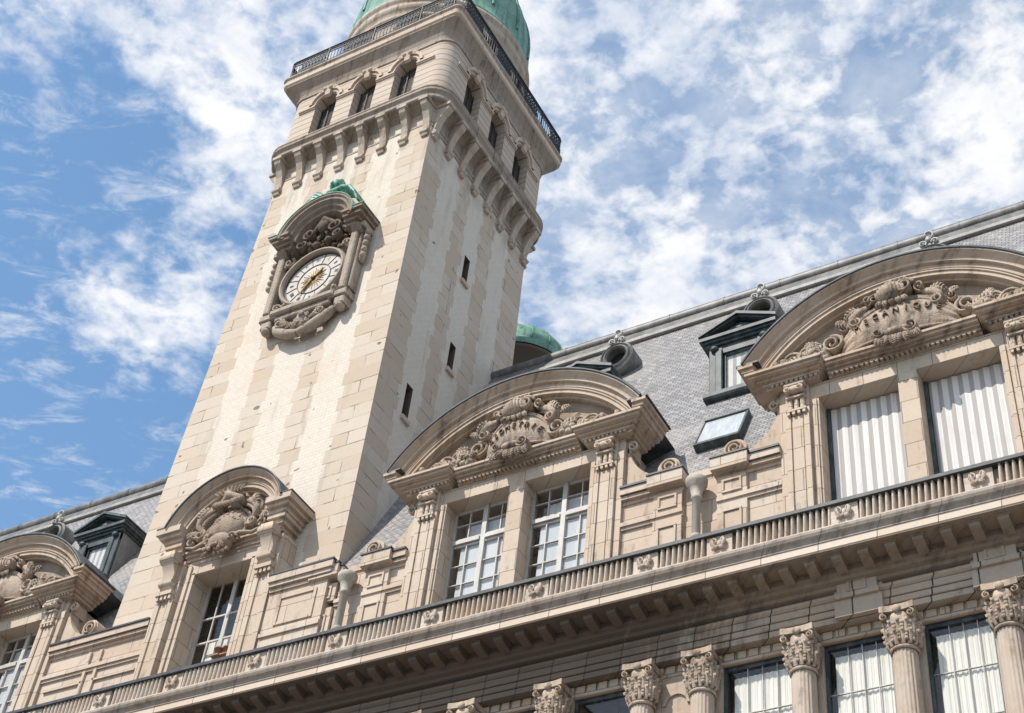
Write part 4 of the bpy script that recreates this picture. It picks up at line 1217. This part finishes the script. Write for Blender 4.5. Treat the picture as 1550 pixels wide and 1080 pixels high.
for k in range(16):
    a = 2*math.pi*k/16; mb = MB()
    mb.tube([(TC[0]+(r+.01)*math.cos(a), TC[1]+(r+.01)*math.sin(a), z) for r, z in dp[4:]], [.065]*len(dp[4:]), 6)
    mb.build('dome_rib', 'copperdark', dome)
mb = MB()
mb.lathe(*TC, [(.9, 61.6), (.9, 62.0), (.6, 62.1), (.6, 63.4), (.9, 63.5), (.5, 64.2), (.12, 64.6), (.06, 66.5), (0, 66.5)], 20)
mb.build('lantern', 'copper', dome)
mb = MB(); p0 = (TC[0]-3.75, TC[1]-1.0)
mb.tube([(p0[0], p0[1], 55.0), (p0[0]-.05, p0[1], 57.6)], .02, 5)
mb.build('lightning_rod', 'iron', dome)

# ================================================================== CLOCK
CXc, CZ = -25.62, 38.2; YW = .43
ck = thing('tower_clock', 'ornate round clock in carved stone frame under an arched hood on the tower front', 'clock', (CXc, YW, 35.5))
mb = MB()
# dial with raised ring
rr = 1.16
mb.arc(CXc, CZ, [(0.001, .16), (rr, .16), (rr, .30), (0.001, .30)], 0, 2*math.pi, 48)
dial = mb.build('dial', 'dial', ck)
mb = MB()
for ra, rb in ((.64, .665), (1.10, 1.15)): mb.arc(CXc, CZ, [(ra, .135), (rb, .135), (rb, .158), (ra, .158)], 0, 2*math.pi, 48)
for k in range(12):
    a = 2*math.pi*(k+.5)/12; ca, sa = math.cos(a), math.sin(a)
    mb.tube([(CXc+r_*sa, .15, CZ+r_*ca) for r_ in (.66, .88, 1.10)], .011, 5)
mb.build('dial_tracery', 'ink', dial)
NUM = ['XII', 'I', 'II', 'III', 'IV', 'V', 'VI', 'VII', 'VIII', 'IX', 'X', 'XI']
for k in range(12):
    a = 2*math.pi*k/12; mb = MB()
    chars = NUM[k]; w = len(chars)
    for i, chx in enumerate(chars):
        off = (i-(w-1)/2)*.05
        def pt(dx_, dr): return (CXc+(.90+dr)*math.sin(a)+dx_*math.cos(a), .152, CZ+(.90+dr)*math.cos(a)-dx_*math.sin(a))
        if chx == 'I': mb.tube([pt(off, -.07), pt(off, .07)], .007, 4)
        elif chx == 'V': mb.tube([pt(off-.03, .07), pt(off, -.07), pt(off+.03, .07)], .007, 4)
        else: mb.tube([pt(off-.03, .07), pt(off+.03, -.07)], .007, 4); mb.tube([pt(off+.03, .07), pt(off-.03, -.07)], .007, 4)
    mb.build('numeral', 'ink', dial)
mb = MB()
for k in range(24):
    a = 2*math.pi*k/24; mb.tube([(CXc+.12*math.sin(a), .15, CZ+.12*math.cos(a)), (CXc+(.42 if k % 2 else .52)*math.sin(a), .15, CZ+(.42 if k % 2 else .52)*math.cos(a))], [.028, .008], 5)
mb.build('gilt_sunburst', 'gold', dial)
for a, L in ((R(48), .52), (R(215), .80)):
    mb = MB(); mb.tube([(CXc-.15*math.sin(a), .11, CZ-.15*math.cos(a)), (CXc+L*.6*math.sin(a), .11, CZ+L*.6*math.cos(a)), (CXc+L*math.sin(a), .11, CZ+L*math.cos(a))], [.035, .05, .01], 6)
    mb.build('clock_hand', 'gold', dial)
mb = MB(); mb.ball((CXc, .10, CZ), (.09, .06, .09), 12, 8); mb.build('hub', 'ink', dial)
# stone frame
rnd = random.Random(3)
mb = MB()
mb.arc(CXc, CZ, [(1.165, .42), (1.165, .04), (1.20, -.04), (1.26, -.04), (1.31, .04), (1.35, .42)], 0, 2*math.pi, 48)
mb.extrY([(CXc-1.52, 36.92), (CXc+1.52, 36.92), (CXc+1.52, 39.95), (CXc-1.52, 39.95)], .312, .44)
for s in (-1, 1):     # side jambs with ears
    a, b = sorted((CXc+s*1.36, CXc+s*1.62)); mb.bbox(a, b, -.10, .43, 36.9, 39.9, .04)
    a, b = sorted((CXc+s*1.62, CXc+s*1.72)); mb.bbox(a, b, .05, .43, 37.0, 39.9, .03)
    a, b = sorted((CXc+s*1.34, CXc+s*1.86)); mb.bbox(a, b, -.14, .43, 39.75, 39.98, .03)
    # spandrel leaves
    for z, d in ((39.35, 1), (37.1, -1)):
        mb.volute(CXc+s*1.16, z-.02*d, .22, .20, 1.3, s*d, 0, .06, .20)
        for k in range(5): mb.leaf((CXc+s*(1.0+.07*k), .15, z), rnd.uniform(0, 6.28), .28, .12, curl=.6, proud=.10)
    # laurel drops on the outer sides
    for k in range(5):
        for j in range(3): mb.ball((CXc+s*(1.80+.05*j), .25-.06*j, 39.55-.29*k+.04*j), (.11, .12, .12), 8, 6)
mb.bbox(CXc-1.72, CXc-1.02, -.06, .43, 36.62, 36.88, .03); mb.bbox(CXc+1.02, CXc+1.72, -.06, .43, 36.62, 36.88, .03)
mb.bbox(CXc-1.25, CXc+1.25, -.16, .43, 36.66, 36.90, .05)
mb.bbox(CXc-1.1, CXc+1.1, -.02, .43, 36.45, 36.655, .04)
for s in (-1, 1): mb.bbox(CXc+s*1.45-.20, CXc+s*1.45+.20, .0, .43, 36.30, 36.615, .04); mb.ball((CXc+s*1.45, .15, 36.24), (.17, .2, .14))
fr = mb.build('clock_frame', 'clockstone', ck)
# cartouche under the frame
mb = MB()
for s in (-1, 1):
    mb.tube([(CXc+s*1.2, .25, 36.42), (CXc+s*.95, .14, 36.05), (CXc+s*.5, .10, 35.72), (CXc, .10, 35.60)], [.12, .17, .18, .14], 9)
    mb.volute(CXc+s*.80, 36.22, .25, .26, 1.5, s, math.pi/2, .08, .24)
    for k in range(5): mb.leaf((CXc+s*.1*k, .12, 36.15), R(-90+s*(12+24*k)), .55, .15, curl=s*.4, proud=.12)
mb.ball((CXc, .12, 36.15), (.30, .22, .36), 12, 9)
for k in range(16): mb.ball((CXc+rnd.uniform(-.35, .35), rnd.uniform(-.12, .05), 36.1+rnd.uniform(-.4, .3)), rnd.uniform(.04, .09), 7, 5)
mb.build('carved_pendant', 'clockstone', ck)
# hood
hc = (CXc+.08, 40.05); RH = 1.52
mb = MB()
mb.arc(*hc, [(RH, .44), (RH, -.86), (RH-.07, -.86), (RH-.12, -.78), (RH-.20, -.78), (RH-.28, -.62), (RH-.36, -.58), (RH-.42, -.44), (RH-.50, -.40), (RH-.60, .10), (RH-.62, .44)], R(-88), R(88), 40)
for s in (-1, 1):
    for z0, z1, ov in ((39.78, 39.92, .0), (39.92, 40.05, .12), (40.05, 40.20, .26), (40.20, 40.32, .36)):
        xa, xb = sorted((hc[0]+s*1.10, hc[0]+s*(1.56+ov))); mb.box(xa, xb, -.44-ov*1.1, .44, z0, z1-.001)
    # big side consoles
    mb.extr([(.43, 38.9), (.25, 38.95), (.12, 39.2), (.05, 39.5), (-.25, 39.6), (-.48, 39.78), (.43, 39.78)], hc[0]+s*1.5-.17, hc[0]+s*1.5+.17)
mb.v = [(x, .44+(y-.44)*.80, z) for x, y, z in mb.v]
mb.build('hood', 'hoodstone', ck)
mb = MB()
mb.arc(*hc, [(RH+.003, -.89), (RH+.045, -.89), (RH+.045, .45), (RH+.003, .45)], R(-86), R(86), 40, 0, True)
for s in (-1, 1):
    xa, xb = sorted((hc[0]+s*1.53, hc[0]+s*1.96)); mb.box(xa, xb, -.87, .45, 40.322, 40.36)
mb.v = [(x, .45+(y-.45)*.80, z) for x, y, z in mb.v]
mb.build('hood_capping', 'copperdark', ck)
# carved group inside the hood
mb = MB()
mb.extrY([(hc[0]-1.05, 39.6), (hc[0]+1.05, 39.6)]+[(hc[0]+1.05*math.sin(a), hc[1]+1.05*math.cos(a)) for a in np.linspace(R(88), R(-88), 20)], .30, .43)
for k in range(46):
    a = rnd.uniform(-1.5, 1.5); q = rnd.uniform(.2, 1.0)
    x, z = hc[0]+1.0*q*math.sin(a), 39.55+1.25*q*math.cos(a)
    if k % 2: mb.leaf((x, .22, z), rnd.uniform(0, 6.28), rnd.uniform(.25, .5), rnd.uniform(.1, .2), curl=rnd.uniform(-1, 1), proud=rnd.uniform(.1, .35))
    else: mb.ball((x, .2-rnd.uniform(0, .25), z), rnd.uniform(.06, .16), 8, 6)
for s in (-1, 1):
    mb.volute(hc[0]+s*.5, 40.25, .2, .32, 1.6, -s, math.pi/2, .09, .34); mb.volute(hc[0]+s*.75, 39.8, .2, .26, 1.5, s, math.pi/2, .08, .34)
mb.ball((hc[0], -.08, 40.5), (.22, .22, .28), 12, 9); mb.tube([(hc[0]-.5, .05, 40.55), (hc[0], -.1, 40.85), (hc[0]+.5, .05, 40.55)], [.1, .16, .1], 9)
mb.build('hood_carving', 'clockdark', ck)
# bronze figure on the hood
mb = MB(); bx0, bz0 = hc[0]+.12, hc[1]+RH; yb = -.22
mb.ball((bx0+.10, yb, bz0+.80), (.24, .27, .29), 16, 12)
mb.ball((bx0+.08, yb-.24, bz0+.74), (.07, .09, .10))
mb.tube([(bx0-.16, yb, bz0+.92), (bx0+.02, yb-.02, bz0+1.08), (bx0+.24, yb, bz0+1.02), (bx0+.36, yb+.05, bz0+.78)], [.07, .11, .12, .09], 9)
mb.tube([(bx0+.10, yb+.02, bz0+.62), (bx0+.12, yb+.05, bz0+.30)], [.12, .17], 10)
mb.tube([(bx0-.34, yb, bz0+.22), (bx0-.05, yb-.06, bz0+.38), (bx0+.30, yb-.06, bz0+.38), (bx0+.62, yb, bz0+.20)], [.12, .19, .20, .15], 10)
for k in range(6):      # drapery folds flowing down the right haunch
    o_ = k*.085
    mb.tube([(bx0+.15+o_*.4, yb-.18+o_*.55, bz0+.34-o_*.2), (bx0+.62, yb-.30+o_*.9, bz0+.22-o_*.1+.03*math.sin(k*2)), (bx0+1.02, yb-.36+o_*1.1, bz0-.04+.05*math.sin(k*3)), (bx0+1.30, yb-.34+o_*1.2, bz0-.44), (bx0+1.46-.04*k, yb-.28+o_*1.3, bz0-.86+.07*k)], [.05, .085, .09, .08, .035], 7)
for k in range(9):      # palm fronds to the left
    mb.leaf((bx0-.22-.07*k, yb-.10, bz0+.24-.035*k), R(128+9*k), .62-.02*k, .20, curl=.35, proud=.1)
mb.tube([(bx0-.2, yb, bz0+.16), (bx0-.62, yb, bz0+.02), (bx0-1.0, yb, bz0-.26)], [.13, .12, .06], 8)
mb.build('bronze_figure', 'bronze', ck, remesh=.024)

# ================================================================== DOMED OBSERVATORY BEHIND THE ROOF
OB = (-27.15, 15.0); RO, ZO = 2.15, 47.5
ob = thing('observatory', 'smaller green copper dome rising behind the slate ridge beside the clock tower', 'observatory', (OB[0], OB[1], 0))
mb = MB()
mb.lathe(*OB, [(RO-.1, 20), (RO-.1, ZO-.5), (RO+.1, ZO-.42), (RO+.14, ZO-.25), (RO-.05, ZO-.2)], 56)
mb.build('drum', 'under', ob)
mb = MB()
pr = [(RO*math.cos(t), ZO+.25+RO*.93*math.sin(t)) for t in np.linspace(0, R(87), 18)]
mb.lathe(*OB, [(RO+.16, ZO-.2), (RO+.17, ZO+.1), (RO+.05, ZO+.18)]+pr, 64)
dm = mb.build('dome', 'copper', ob)
for k in range(16):
    mb = MB(); a = 2*math.pi*k/16
    mb.tube([(OB[0]+(r+.01)*math.cos(a), OB[1]+(r+.01)*math.sin(a), z) for r, z in pr], .03, 5)
    mb.build('dome_rib', 'copperdark', dm)
mb = MB(); mb.tube([(OB[0]+.5, OB[1]-.4, ZO+2.1), (OB[0]+.5, OB[1]-.4, ZO+2.6)], .02, 5); mb.build('lightning_rod', 'iron', dm)
